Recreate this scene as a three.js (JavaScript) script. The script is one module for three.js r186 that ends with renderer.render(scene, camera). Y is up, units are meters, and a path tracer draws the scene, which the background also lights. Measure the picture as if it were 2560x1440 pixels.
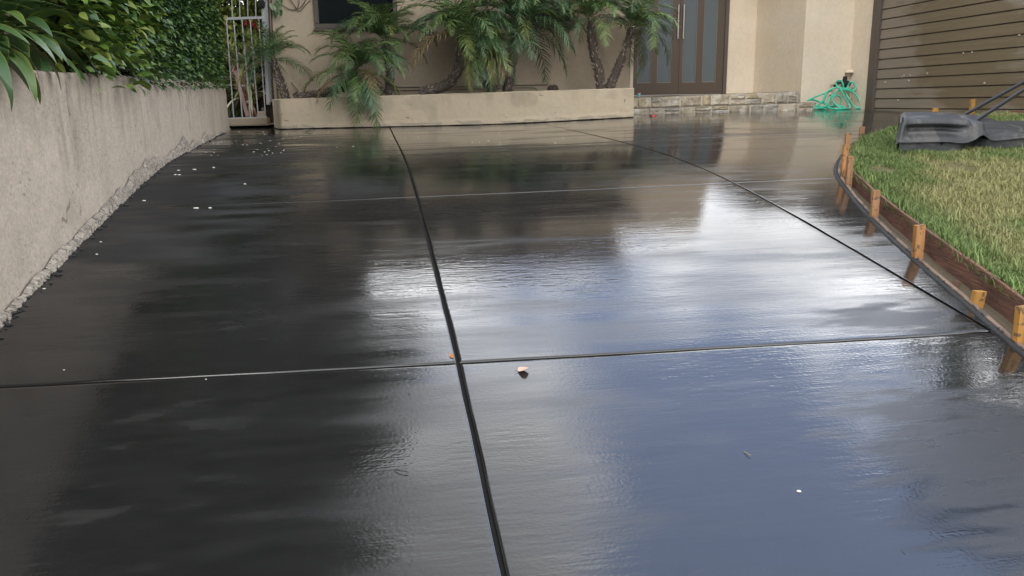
import * as THREE from 'three';
import { mergeGeometries } from 'three/addons/utils/BufferGeometryUtils.js';
import { RoundedBoxGeometry } from 'three/addons/geometries/RoundedBoxGeometry.js';

// ------------------------------------------------------------------ small maths
const rnd = (seed) => { let a = seed >>> 0; return () => { a = (a + 0x6D2B79F5) >>> 0; let t = a; t = Math.imul(t ^ (t >>> 15), t | 1); t ^= t + Math.imul(t ^ (t >>> 7), t | 61); return ((t ^ (t >>> 14)) >>> 0) / 4294967296; }; };
const hash = (x, y) => { let h = Math.imul(x | 0, 374761393) + Math.imul(y | 0, 668265263); h = Math.imul(h ^ (h >>> 13), 1274126177); return ((h ^ (h >>> 16)) >>> 0) / 4294967296; };
const sm = (t) => t * t * (3 - 2 * t);
const clamp = (x, a = 0, b = 1) => Math.min(b, Math.max(a, x));
const ss = (a, b, x) => sm(clamp((x - a) / (b - a)));
const mix = (a, b, t) => a + (b - a) * t;
function vn(x, y, px = 0, py = 0) {   // value noise; px, py > 0 make it repeat
  const xi = Math.floor(x), yi = Math.floor(y), fx = sm(x - xi), fy = sm(y - yi);
  const w = (i, p) => (p ? ((i % p) + p) % p : i);
  const a = hash(w(xi, px), w(yi, py)), b = hash(w(xi + 1, px), w(yi, py)), c = hash(w(xi, px), w(yi + 1, py)), d = hash(w(xi + 1, px), w(yi + 1, py));
  return (a + (b - a) * fx) * (1 - fy) + (c + (d - c) * fx) * fy;
}
function fbm(x, y, o = 4, px = 0, py = 0) { let s = 0, a = 0.5, n = 0; for (let i = 0; i < o; i++) { s += a * vn(x + i * 17.3 * (px ? 0 : 1), y + i * 9.1 * (py ? 0 : 1), px, py); n += a; x *= 2; y *= 2; px *= 2; py *= 2; a *= 0.5; } return s / n; }

// ------------------------------------------------------------------ camera
// The place is laid out along the driveway: x across it, s = -z up the slope towards the house. Heights "rel" are measured from the lens.
const EYE = 1.386, F = 1978, YAW = 9.142, PITCH = 13.2, ROLL = 1.0, D2R = Math.PI / 180;
const scene = new THREE.Scene();
const camera = new THREE.PerspectiveCamera(2 * Math.atan(720 / F) / D2R, 16 / 9, 0.05, 900);
camera.position.set(0, EYE, 0);
camera.rotation.set(-PITCH * D2R, -YAW * D2R, -ROLL * D2R, 'YXZ');
camera.updateMatrixWorld();

// ------------------------------------------------------------------ sky, sun, exposure
function makeSky() {
  const w = 1024, h = 512, d = new Float32Array(w * h * 4);
  for (let j = 0; j < h; j++) for (let i = 0; i < w; i++) {
    const th = ((j + 0.5) / h - 0.5) * Math.PI, ph = ((i + 0.5) / w - 0.5) * 2 * Math.PI;
    const x = Math.cos(ph) * Math.cos(th), y = Math.sin(th), z = Math.sin(ph) * Math.cos(th);
    const yy = Math.max(y, 0), qx = x / (yy + 0.22), qz = z / (yy + 0.22);
    const f = fbm(qx * 1.15 + 40.3, qz * 1.15 + 11.7, 6), g = fbm(qx * 0.7 + 3.1, qz * 0.7 + 70.2, 4), e = fbm(qx * 3.1 + 8.8, qz * 3.1 + 5.5, 4);
    // a break in the cloud up the slope to the right, as the wet concrete mirrors it
    const hx = 0.468, hy = 0.7, hz = -0.539, hole = x * hx + y * hy + z * hz;
    const cov = 0.2 + 0.16 * g - 0.27 * ss(0.925, 0.985, hole + 0.03 * (e - 0.5));
    const c = ss(0.46, 0.62, f + cov + (e - 0.5) * 0.5 + 0.2 * (fbm(qx * 7 + 2, qz * 7 + 6, 3) - 0.5));
    const thick = ss(0.5, 0.9, f + cov), up = ss(-0.02, 0.5, y);
    const b = mix(4.9, 2.8, thick) * (0.5 + 1.0 * e) * mix(1.12, 0.55, ss(0.5, 0.82, y));
    const blue = [mix(1.7, 0.92, up), mix(2.0, 1.2, up), mix(2.6, 1.9, up)];
    const k = (j * w + i) * 4, gr = y < 0 ? 0.25 : 1;
    d[k] = mix(blue[0], b * 0.985, c) * gr; d[k + 1] = mix(blue[1], b, c) * gr; d[k + 2] = mix(blue[2], b * 1.02, c) * gr; d[k + 3] = 1;
  }
  const t = new THREE.DataTexture(d, w, h, THREE.RGBAFormat, THREE.FloatType);
  t.mapping = THREE.EquirectangularReflectionMapping; t.magFilter = THREE.LinearFilter; t.minFilter = THREE.LinearFilter; t.needsUpdate = true;
  return t;
}
const sky = makeSky();
scene.background = sky; scene.environment = sky;
const sun = new THREE.DirectionalLight(new THREE.Color(1, 0.95, 0.86), 1.2);
sun.position.set(-9, 21, 8.5); sun.target.position.set(1, 1, -7); scene.add(sun, sun.target);
sun.castShadow = true; sun.shadow.radius = 40; sun.shadow.mapSize.set(2048, 2048);
Object.assign(sun.shadow.camera, { left: -16, right: 16, top: 16, bottom: -16, near: 1, far: 70 });
const renderer = new THREE.WebGLRenderer({ antialias: true });
renderer.toneMapping = THREE.LinearToneMapping; renderer.toneMappingExposure = 1.0;
renderer.shadowMap.enabled = true;

// ------------------------------------------------------------------ the lie of the land and photo rays
const profile = (s) => -0.6076 + 0.026 * s - 0.139 * 0.7 * Math.log1p(Math.exp(-(s - 5.6) / 0.7));
const rel = (x, s) => { s = clamp(s, -7, 40); return profile(s) + 0.075 * sm(clamp((x - 1.2) / 3.5)) * sm(clamp((s - 5) / 6)); };
const gy = (x, s) => rel(x, s) + EYE;
const W = (x, y, s) => new THREE.Vector3(x, y + EYE, -s);
const CR = new THREE.Vector3(), CU = new THREE.Vector3(), CB = new THREE.Vector3();
camera.matrixWorld.extractBasis(CR, CU, CB);
const dir = (u, v) => CB.clone().multiplyScalar(-1).addScaledVector(CR, (u - 1280) / F).addScaledVector(CU, -(v - 720) / F);
const atS = (u, v, s) => { const d = dir(u, v); return d.multiplyScalar(s / -d.z).add(camera.position); };           // point of a pixel's ray on the plane s
const atX = (u, v, x) => { const d = dir(u, v); return d.multiplyScalar(x / d.x).add(camera.position); };
const onGround = (u, v, lift = 0) => { const d = dir(u, v); const k = 1 / -d.z; let s = 0.4; while (s < 30 && d.y * k * s > rel(d.x * k * s, s) + lift) s += 0.004; return W(d.x * k * s, rel(d.x * k * s, s) + lift, s); };
function curve1(pts) { return (t) => { let i = 1; while (i < pts.length - 1 && t > pts[i][0]) i++; const a = pts[i - 1], b = pts[i], p = pts[i - 2] ?? a, q = pts[i + 1] ?? b; const h = b[0] - a[0], k = clamp((t - a[0]) / h, 0, 1), m0 = (b[1] - p[1]) / (b[0] - p[0] || 1) * h, m1 = (q[1] - a[1]) / (q[0] - a[0] || 1) * h; const k2 = k * k, k3 = k2 * k; return a[1] * (2 * k3 - 3 * k2 + 1) + m0 * (k3 - 2 * k2 + k) + b[1] * (3 * k2 - 2 * k3) + m1 * (k3 - k2); }; }
const wallX = curve1([[-5, -1.42], [0, -1.5], [3.4, -1.57], [5.4, -1.645], [6.9, -1.77], [8.5, -1.87], [11.9, -2.1]]);
const formX = curve1([[-6, 1.5], [0, 1.98], [1.5, 2.2], [2.55, 2.4], [3, 2.51], [3.54, 2.64], [4.2, 2.83], [4.83, 3.06], [5.45, 3.34], [6.21, 3.86], [7.07, 4.55], [7.89, 5.49], [8.5, 6.5], [8.9, 7.5], [9.05, 7.98]]);
const wallTop = curve1([[-5, 0.02], [0, 0.1], [3.2, 0.17], [11.9, 0.335]]);

// ------------------------------------------------------------------ materials
const lin = (r, g, b) => new THREE.Color().setRGB(r, g, b);
function tex(w, h, fn, { srgb = false, repeat = true, channel = 0, size = null } = {}) {
  const d = new Uint8Array(w * h * 4);
  for (let j = 0; j < h; j++) for (let i = 0; i < w; i++) {
    const c = fn((i + 0.5) / w, (j + 0.5) / h), k = (j * w + i) * 4;
    for (let m = 0; m < 3; m++) { let v = c.length ? c[m] : c; v = clamp(v); if (srgb) v = v <= 0.0031308 ? v * 12.92 : 1.055 * Math.pow(v, 1 / 2.4) - 0.055; d[k + m] = Math.round(v * 255); }
    d[k + 3] = c.length > 3 ? Math.round(clamp(c[3]) * 255) : 255;
  }
  const t = new THREE.DataTexture(d, w, h); t.magFilter = THREE.LinearFilter; t.minFilter = THREE.LinearFilter;
  t.wrapS = t.wrapT = repeat ? THREE.RepeatWrapping : THREE.ClampToEdgeWrapping; if (srgb) t.colorSpace = THREE.SRGBColorSpace;
  t.channel = channel; if (size) t.repeat.set(1 / size[0], 1 / size[1]); t.needsUpdate = true; return t;
}
const mat = (color, roughness = 0.8, extra = {}) => new THREE.MeshStandardMaterial({ color, roughness, side: THREE.DoubleSide, ...extra });
const phys = (color, roughness, extra = {}) => new THREE.MeshPhysicalMaterial({ color, roughness, side: THREE.DoubleSide, ...extra });

// stucco: trowelled relief and faint blotches, 2 m repeat
const stuccoBump = tex(512, 512, (u, v) => 0.55 * fbm(u * 40, v * 40, 4, 40, 40) + 0.45 * fbm(u * 8, v * 14, 3, 8, 14), { size: [1.6, 1.6] });
const blotch = (r, g, b, amp, seed) => tex(512, 512, (u, v) => { const f = 1 + amp * (fbm(u * 5 + seed, v * 5, 4, 0, 0) - 0.5) * 2 * Math.sin(Math.PI * u) ** 0.3 + 0.10 * (fbm(u * 60, v * 60, 2, 60, 60) - 0.5); const y = 1 - 0.05 * fbm(u * 3, v * 7, 3, 3, 7); return [r * f, g * f * y, b * f * y * y]; }, { srgb: true, size: [2.7, 2.7] });
const M = {};
M.stucco = mat(0xffffff, 0.92, { map: blotch(0.45, 0.375, 0.28, 0.1, 0), bumpMap: stuccoBump, bumpScale: 0.006 });  // shade on the front wall is put into this deeper paint tone
M.stuccoPale = mat(0xffffff, 0.92, { map: blotch(0.68, 0.60, 0.485, 0.08, 9), bumpMap: stuccoBump, bumpScale: 0.006 });
M.brown = mat(lin(0.09, 0.072, 0.06), 0.55);
M.brownDoor = mat(lin(0.085, 0.062, 0.045), 0.5);
M.glassDark = phys(lin(0.012, 0.015, 0.017), 0.04, { ior: 1.5 });
M.glassDoor = phys(lin(0.115, 0.135, 0.145), 0.16, { ior: 1.5 });
M.black = mat(lin(0.012, 0.012, 0.013), 0.9);
M.metalGrey = mat(lin(0.36, 0.36, 0.35), 0.5, { metalness: 0.1 });
M.soil = mat(lin(0.055, 0.042, 0.03), 0.95);

// ------------------------------------------------------------------ scene helpers
const taken = {};
const numbered = (n) => { taken[n] = (taken[n] ?? -1) + 1; return taken[n] ? `${n}_${String(taken[n]).padStart(3, '0')}` : n; };
const shade = (o) => { o.traverse((c) => { if (c.isMesh) { c.castShadow = true; c.receiveShadow = true; } }); return o; };
function put(o, name, ud) { o.name = numbered(name); Object.assign(o.userData, ud); scene.add(o); return o; }
function group(name, label, category, p, grp) { const g = new THREE.Group(); put(g, name, { label, category }); if (grp) g.userData.group = grp; if (p) g.position.copy(p); return g; }
function part(parent, name, geo, m, kind) { const o = new THREE.Mesh(geo, m); o.name = name; if (kind) o.userData.kind = kind; parent.add(o); return o; }
function lone(name, geo, m, label, category, grp) { const o = new THREE.Mesh(geo, m); put(o, name, { label, category }); if (grp) o.userData.group = grp; return o; }
function structure(name, o) { return put(o, name, { kind: 'structure' }); }
function worldUV(geo) {   // uv in metres from each face's main direction
  const g = geo.index ? geo.toNonIndexed() : geo, p = g.attributes.position, uv = new Float32Array(p.count * 2);
  const a = new THREE.Vector3(), b = new THREE.Vector3(), c = new THREE.Vector3();
  for (let i = 0; i < p.count; i += 3) {
    a.fromBufferAttribute(p, i); b.fromBufferAttribute(p, i + 1); c.fromBufferAttribute(p, i + 2);
    const n = b.clone().sub(a).cross(c.clone().sub(a)), ax = Math.abs(n.x), ay = Math.abs(n.y), az = Math.abs(n.z);
    [a, b, c].forEach((q, k) => { const [s, t] = ay >= ax && ay >= az ? [q.x, q.z] : ax >= az ? [q.z, q.y] : [q.x, q.y]; uv[(i + k) * 2] = s; uv[(i + k) * 2 + 1] = t; });
  }
  g.setAttribute('uv', new THREE.BufferAttribute(uv, 2)); return g;
}
const box = (x0, x1, y0, y1, s0, s1, r = 0) => {   // y from the lens, s up the slope
  const w = Math.abs(x1 - x0), h = Math.abs(y1 - y0), d = Math.abs(s1 - s0);
  const g = r ? new RoundedBoxGeometry(w, h, d, 2, Math.min(r, w / 2.1, h / 2.1, d / 2.1)) : new THREE.BoxGeometry(w, h, d);
  g.translate((x0 + x1) / 2, (y0 + y1) / 2 + EYE, -(s0 + s1) / 2); return worldUV(g);
};
function gridGeo(nu, nv, f, uvf) {
  const p = [], uv = [], ix = [];
  for (let j = 0; j <= nv; j++) for (let i = 0; i <= nu; i++) { const q = f(i / nu, j / nv, i, j); p.push(q.x, q.y, q.z); const t = uvf ? uvf(q, i / nu, j / nv) : [i / nu, j / nv]; uv.push(t[0], t[1]); }
  for (let j = 0; j < nv; j++) for (let i = 0; i < nu; i++) { const a = j * (nu + 1) + i, b = a + 1, c = a + nu + 1, d = c + 1; ix.push(a, b, d, a, d, c); }
  const g = new THREE.BufferGeometry(); g.setAttribute('position', new THREE.Float32BufferAttribute(p, 3)); g.setAttribute('uv', new THREE.Float32BufferAttribute(uv, 2)); g.setIndex(ix); g.computeVertexNormals(); return g;
}
const tube = (pts, r, seg = 0, rad = 8) => new THREE.TubeGeometry(new THREE.CatmullRomCurve3(pts), seg || pts.length * 6, r, rad, false);
function bar(a, b, w, d = w, r = 0.002) {   // a square bar between two points
  const L = a.distanceTo(b), g = new RoundedBoxGeometry(w, L, d, 1, r);
  const m = new THREE.Matrix4().makeRotationFromQuaternion(new THREE.Quaternion().setFromUnitVectors(new THREE.Vector3(0, 1, 0), b.clone().sub(a).normalize()));
  g.applyMatrix4(m); const c = a.clone().add(b).multiplyScalar(0.5); g.translate(c.x, c.y, c.z); return worldUV(g);
}
const bare = (list) => mergeGeometries(list.map((g) => { const q = g.index ? g.toNonIndexed() : g; for (const k of Object.keys(q.attributes)) if (!['position', 'normal', 'uv'].includes(k)) q.deleteAttribute(k); return q; }));

// ------------------------------------------------------------------ ground
{
  const xs = [-300, -60, -25, -14, -9, -6, -4, -2.6, -1.7, 0, 1.5, 3, 4.5, 6, 8, 10, 14, 25, 60, 300], st = [-300, -60, -20, -9, -7, -4, 0, 2, 4, 5, 5.6, 6.2, 7, 8, 9, 10, 11, 12, 14, 17, 22, 40, 100, 300];
  const g = gridGeo(xs.length - 1, st.length - 1, (u, v, i, j) => W(xs[i], rel(xs[i], st[j]) - 0.14, st[j]), (q) => [q.x, q.z]);
  structure('ground', new THREE.Mesh(g, mat(lin(0.09, 0.075, 0.055), 0.95, { bumpMap: stuccoBump, bumpScale: 0.02 })));
}

// ------------------------------------------------------------------ driveway of freshly cast black concrete, wet
{
  const X0 = -3, XW = 12, S0 = -2, SW = 16;   // area of the big maps
  const uv1 = (x, s) => [(x - X0) / XW, (s - S0) / SW];
  // fine relief: broom and trowel drag across the drive, 1.5 m repeat
  const bump = tex(1024, 1024, (u, v) => {
    const a = fbm(u * 7, v * 110, 3, 7, 110), b = fbm(u * 3, v * 26, 3, 3, 26), c = vn(u * 260, v * 260, 260, 260), p = vn(u * 90, v * 90, 90, 90);
    const am = 0.15 + 1.25 * ss(0.4, 0.68, fbm(u * 3, v * 4, 3, 3, 4)), rp = (fbm(u * 26, v * 90, 3, 26, 90) - 0.5) * am, bb = (b - 0.5) * (1.25 - 0.5 * am);
    const bro = fbm(u * 9, v * 300, 2, 9, 300);
    return 0.5 + 0.12 * (a - 0.5) * am + 0.1 * (bro - 0.5) + 0.24 * bb + 0.3 * rp + 0.1 * (c - 0.5) - (p > 0.95 ? 0.2 * (p - 0.95) / 0.05 : 0) + 0.08;
  }, { size: [1.7, 1.5] });
  // where the film of water has dried off or the surface is still open: rough; elsewhere slick
  const dry = (x, s) => {
    const w1 = fbm(x * 1.1 + 5, s * 1.4 + 2, 4), st = fbm(x * 2.5 + 31, s * 11, 4), fine = fbm(x * 6, s * 26 + 9, 3);
    let d = 0.55 * ss(-0.05, -1.2, x) * ss(2.4, 4.6, s) * ss(11.5, 8.2, s) * ss(0.3, 0.62, w1 * 0.5 + st * 0.5 + 0.06);
    d = Math.max(d, 0.45 * ss(0.52, 0.72, 0.55 * fine + 0.45 * fbm(x * 5 + 3, s * 13, 3) + 0.35 * (w1 - 0.5)) * ss(-0.2, -0.9, x) * ss(4.3, 2.9, s));
    const e = Math.hypot((x - 2.1) / 0.33, (s - 2.9) / 0.17); d = Math.max(d, 0.3 * ss(1.25, 0.35, e + (fine - 0.5) * 1.3));
    const e2 = Math.hypot((x - 1.75) / 0.42, (s - 1.95) / 0.5); d = Math.max(d, 0.3 * ss(1.3, 0.3, e2 + (fine - 0.5) * 1.5));
    return d;
  };
  const rough = tex(1536, 2048, (u, v) => {
    const x = X0 + u * XW, s = S0 + v * SW, w = fbm(x * 0.9 + 3, s * 1.6 + 7, 4), st = fbm(x * 1.3 + 2, s * 9 + 4, 4);
    return clamp(0.085 + 0.2 * ss(0.42, 0.75, 0.55 * w + 0.45 * st) + 0.07 * (fbm(x * 5, s * 40, 3) - 0.45) + dry(x, s) * 0.75 - 0.05 * ss(8, 10, s));
  }, { repeat: false, channel: 1 });
  // the water film is missing along the retaining wall, so the surface shines less there
  const film = tex(768, 1024, (u, v) => { const x = X0 + u * XW, s = S0 + v * SW, w = fbm(x * 1.5 + 9, s * 1.1, 4), st = fbm(x * 2 + 4, s * 9, 3); const off = ss(mix(-0.2, -0.75, ss(2.6, 4.2, s)), mix(-0.85, -1.35, ss(2.6, 4.2, s)), x + 0.7 * (w - 0.5) + 0.3 * (st - 0.5)) * ss(10.5, 7.5, s); const k = 1 - 0.75 * Math.max(off, dry(x, s) * 0.9); return [k, k, k, k]; }, { repeat: false, channel: 1 });
  const colour = tex(1024, 1024, (u, v) => {
    const x = X0 + u * XW, s = S0 + v * SW, f = fbm(x * 1.7, s * 2.3, 5), g = fbm(x * 9, s * 30, 3), k = 0.009 + 0.011 * f + 0.006 * g + 0.006 * dry(x, s);
    return [k * 1.0, k * 1.0, k * 1.02];
  }, { srgb: true, repeat: false, channel: 1 });
  M.concrete = phys(0xffffff, 1, { map: colour, roughnessMap: rough, bumpMap: bump, bumpScale: 0.0011, ior: 1.78, specularIntensityMap: film });
  const drive = new THREE.Group(); structure('driveway', drive);
  const T = [(x) => -1.2, (x) => 2.78 - 0.03 * x + 0.004 * x * x, (x) => 5.09 + 0.02 * (x + 1) * (x > 0 ? 1 + 0.25 * x : 0.6), (x) => 7.5 + 0.1 * x, (x) => 13.2];
  const A = (s) => 0.24 - 0.0115 * Math.max(0, s - 3), B = (s) => 2.41 - 0.03 * Math.max(0, s - 6.5), L = (s) => wallX(s) - 0.03, R = (s) => Math.min(formX(s), 7.98);
  const GAP = 0.0054, GT = [0, 0.0045, 0.0025, 0.0025, 0];
  const lip = [0, 0.002, 0.005, 0.011], drop = [-0.007, -0.0024, -0.0005, 0];
  function slab(r, lf, rt, gl, gr, n = 56) {
    // cells finer at the tooled edges
    const param = (len) => { const a = lip.map((q) => q / len), o = [...a]; for (let i = 1; i < n; i++) o.push(mix(a[3], 1 - a[3], i / n)); return o.concat(a.map((q) => 1 - q).reverse()); };
    const us = param(2.0), vs = param(2.3), fine = 0.45, nu = us.length - 1, nv = vs.length - 1;
    const jag = (q, k) => 0.45 + 1.1 * fbm(q * 6 + k * 13, k * 3.7, 4), lo = (x) => T[r](x) + GT[r] * jag(x, 3), hi = (x) => T[r + 1](x) - GT[r + 1] * jag(x, 5);
    const place = (u, v) => { let s = mix(lo(1), hi(1), v), x = 0; for (let k = 0; k < 12; k++) { x = mix(lf(s) + gl * jag(s, 1), rt(s) - gr * jag(s, 2), u); s = mix(lo(x), hi(x), v); } return [x, s]; };
    const edge = (i, m, k0 = 1, k1 = 1) => (i < 4 ? drop[i] * k0 : m - i < 4 ? drop[m - i] * k1 : 0);
    const pos = [], uvA = [], uvB = [], ix = [];
    const wave = (x, s) => 0.0022 * (fbm(x * 1.6 + 11, s * 1.9 + 3, 2) - 0.5) + 0.0007 * (fbm(x * 2.2 + 51, s * 7.5 + 3, 2) - 0.5);
    const full = [-1, ...us.keys(), nu + 1], fv = [-1, ...vs.keys(), nv + 1];
    for (const j of fv) for (const i of full) {
      const ci = clamp(i, 0, nu), cj = clamp(j, 0, nv), [x, s] = place(us[ci], vs[cj]);
      const down = i !== ci || j !== cj ? -0.05 : Math.min(edge(ci, nu), edge(cj, nv, r > 1 ? fine : 1, r > 0 ? fine : 1));
      const q = W(x, rel(x, s) + wave(x, s) + down, s); pos.push(q.x, q.y, q.z); uvA.push(x, s); uvB.push(...uv1(x, s));
    }
    const cw = full.length;
    for (let j = 0; j < fv.length - 1; j++) for (let i = 0; i < cw - 1; i++) { const a = j * cw + i, b = a + 1, c = a + cw, d = c + 1; ix.push(a, b, d, a, d, c); }
    const g = new THREE.BufferGeometry(); g.setAttribute('position', new THREE.Float32BufferAttribute(pos, 3)); g.setAttribute('uv', new THREE.Float32BufferAttribute(uvA, 2)); g.setAttribute('uv1', new THREE.Float32BufferAttribute(uvB, 2)); g.setIndex(ix); g.computeVertexNormals();
    part(drive, 'concrete_slab', g, M.concrete);
  }
  slab(0, L, A, 0, GAP); slab(0, A, R, GAP, 0, 70);
  slab(1, L, A, 0, GAP); slab(1, A, B, GAP, GAP); slab(1, B, R, GAP, 0.0);
  slab(2, L, A, 0, GAP); slab(2, A, B, GAP, GAP); slab(2, B, R, GAP, 0, 70);
  slab(3, L, A, 0, GAP, 70); slab(3, A, B, GAP, GAP, 70); slab(3, B, R, GAP, 0, 90);
  // tooled and slopped edge along the form
  M.edge = mat(lin(0.02, 0.021, 0.022), 0.8, { bumpMap: bump, bumpScale: 0.01 });
  part(drive, 'tooled_edge', gridGeo(6, 420, (u, v) => { const s = mix(-1.2, 8.9, v), x = formX(s) - 0.03 * (1 - u) - 0.006 * fbm(s * 9, u, 2) * (1 - u); return W(x, rel(x, s) + 0.0005 + 0.0075 * ss(0, 0.25, u) * (0.25 + 0.9 * fbm(s * 26, u * 5, 4)) - (u === 1 ? 0.004 : 0) - (u === 0 ? 0.008 : 0), s); }, (q) => [q.x, q.z]), M.edge);
  const bed = gridGeo(24, 60, (u, v) => { const s = mix(-1.2, 13.2, v), x = mix(L(s), R(s), u); return W(x, rel(x, s) - 0.018, s); });
  part(drive, 'joint_bed', bed, mat(lin(0.008, 0.008, 0.009), 0.75));
}

// ------------------------------------------------------------------ retaining wall on the left
const wallColour = (() => {
  const L = 13;   // metres along, 1.6 m high; v = 1 at the coping
  return tex(2048, 512, (u, v) => {
    const s = u * L, y = (1 - v) * 1.6;
    const f = fbm(s * 0.9, y * 1.3 + 4, 4), g = fbm(s * 24, y * 24, 3), run = fbm(s * 9 + 3, y * 0.55 + 8, 4), run2 = fbm(s * 22 + 7, y * 0.9, 3), reach = 0.35 + 0.75 * fbm(s * 1.7 + 2, 3.3, 3);
    let k = 0.93 + 0.22 * (f - 0.5) + 0.12 * (g - 0.5);
    const grime = ss(0.42, 0.8, 0.45 * fbm(s * 5 + 3 + 0.15 * fbm(s * 4, y * 6, 2), y * 1.1 + 8, 5) + 0.3 * run2 + 0.25 * f) * ss(reach, -0.1, y), film = 0.25 * ss(0.45, 0.62, fbm(s * 2.6 + 1, y * 2.1, 4));
    k *= 1 - 0.75 * grime - 0.45 * film; k *= 1 + 0.3 * (vn(s * 120, y * 120) - 0.5);
    const pit = vn(s * 55, y * 55), crack = Math.abs(fbm(s * 3.1 + 0.25 * fbm(s * 8, y * 8, 2), y * 0.35 + 5, 3) - 0.5);
    if (pit > 0.9 && fbm(s * 3, y * 2 + 9, 3) > 0.5) k *= 0.62;
    if (crack < 0.0022 && fbm(s * 2, y * 2 + 30, 3) > 0.52) k *= 0.55;
    const warm = 0.5 * film + grime * 0.4;
    return [0.48 * k, 0.412 * k * (1 - 0.03 * warm), 0.338 * k * (1 - 0.14 * warm)];
  }, { srgb: true, repeat: false });
})();
{
  const w = group('retaining_wall', 'long weathered beige stucco retaining wall below the hedge, streaked with grime', 'wall');
  const S0 = -0.8, S1 = 11.95, n = 150;
  const face = [];
  for (let i = 0; i <= n; i++) { const s = mix(S0, S1, i / n); face.push(s); }
  const prof = (s, v) => { // 0 = foot, up the face, over the rounded coping, down the back
    const x = wallX(s), y0 = rel(x, s) - 0.06, y1 = wallTop(s) + 0.012 * (fbm(s * 2, 1, 2) - 0.5);
    if (v <= 0.8) { const k = v / 0.8; return [x + 0.016 * (fbm(s * 1.2, k * 2, 3) - 0.5) + 0.006 * (fbm(s * 9, k * 9, 2) - 0.5), mix(y0, y1 - 0.02, k)]; }
    const k = (v - 0.8) / 0.2; if (k < 0.4) { const a = k / 0.4 * Math.PI / 2; return [x - 0.02 + 0.02 * Math.cos(a), y1 - 0.02 + 0.02 * Math.sin(a)]; }
    if (k < 0.7) return [x - 0.02 - 0.2 * (k - 0.4) / 0.3, y1]; return [x - 0.22, y1 - (k - 0.7) / 0.3 * 0.4];
  };
  const g = gridGeo(n, 40, (u, v) => { const s = face[Math.round(u * n)], [x, y] = prof(s, v); return W(x, y, s); }, (q) => [clamp((-q.z + 0.8) / 13, 0, 1), clamp(1 - (wallTop(-q.z) + EYE - q.y) / 1.6, 0.01, 0.995)]);
  M.retain = mat(0xffffff, 0.93, { map: wallColour, bumpMap: (() => { const t = tex(1024, 256, (u, v) => 0.5 * fbm(u * 300, v * 36, 3, 300, 36) + 0.5 * fbm(u * 70, v * 9, 3, 70, 9), { repeat: true }); return t; })(), bumpScale: 0.007 });
  part(w, 'stucco_face', g, M.retain);
  // rounded end of the wall by the gate
  const end = gridGeo(10, 20, (u, v) => { const a = u * Math.PI / 2, x = wallX(S1), y0 = rel(x, S1) - 0.06; return W(x - 0.06 + 0.06 * Math.cos(a) - (u === 1 ? 0.16 : 0), mix(y0, wallTop(S1), v), S1 + 0.06 * Math.sin(a)); }, (q, u, v) => [0.975 + 0.01 * u, mix(0.6, 0.99, v)]);
  part(w, 'wall_end', end, M.retain);
  // broken foot where the old slab was cut away: rough mortar and aggregate
  const rb = rnd(5), bits = [];
  const footTop = (s) => 0.012 + 0.19 * fbm(s * 1.9 + 4, 2, 4) ** 2 * ss(11.8, 9, s) + 0.035 * (fbm(s * 11, 7, 3) - 0.5);
  const foot = gridGeo(620, 9, (u, v) => { const s = mix(S0, S1 - 0.03, u), x = wallX(s), rag = 0.016 * fbm(s * 24, v * 5, 3) * (v > 0.85 ? 0.3 : 1) + 0.014 * fbm(s * 60, v * 9 + 4, 2) * (v > 0.85 ? 0.2 : 1); return W(x + 0.006 + rag + 0.026 * (1 - v), rel(x, s) - 0.02 + (footTop(s) + 0.02) * v, s); }, (q) => [-q.z, q.y]);
  M.rubble = mat(0xffffff, 0.96, { map: tex(512, 512, (u, v) => { const a = vn(u * 46, v * 46, 46, 46), b = vn(u * 110, v * 110, 110, 110), c = fbm(u * 5, v * 5, 3, 5, 5); const k = 0.15 + 0.2 * a + 0.12 * b - 0.1 * c - (b < 0.16 ? 0.14 : 0); return [k * 1.08, k * 0.95, k * 0.8]; }, { srgb: true, size: [0.7, 0.7] }), bumpMap: tex(256, 256, (u, v) => fbm(u * 40, v * 40, 3, 40, 40), { size: [0.5, 0.5] }), bumpScale: 0.012 });
  part(w, 'broken_foot', foot, M.rubble);
  // splashed black concrete and crumbs along the foot
  for (let i = 0; i < 420; i++) { const s = mix(1.8, 11, rb() ** 1.2), r = 0.003 + 0.008 * rb() ** 2, g2 = new THREE.IcosahedronGeometry(r, 0); g2.scale(1 + rb(), 0.7, 1 + rb()); const x = wallX(s) + 0.03 + 0.05 * rb() ** 2; g2.translate(x, gy(x, s) + r * 0.3, -s); bits.push(g2); }
  part(w, 'concrete_crumbs', bare(bits), mat(lin(0.035, 0.035, 0.036), 0.9), 'stuff');
}
// raised planting bed behind it
{
  const g = gridGeo(8, 40, (u, v) => { const s = mix(-0.8, 11.9, v), x = mix(wallX(s) - 0.12, -9, u); return W(x, wallTop(s) - 0.05 + 0.25 * u + 0.03 * fbm(x * 3, s * 3, 2), s); });
  structure('planting_bed', new THREE.Mesh(g, M.soil));
}

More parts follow.
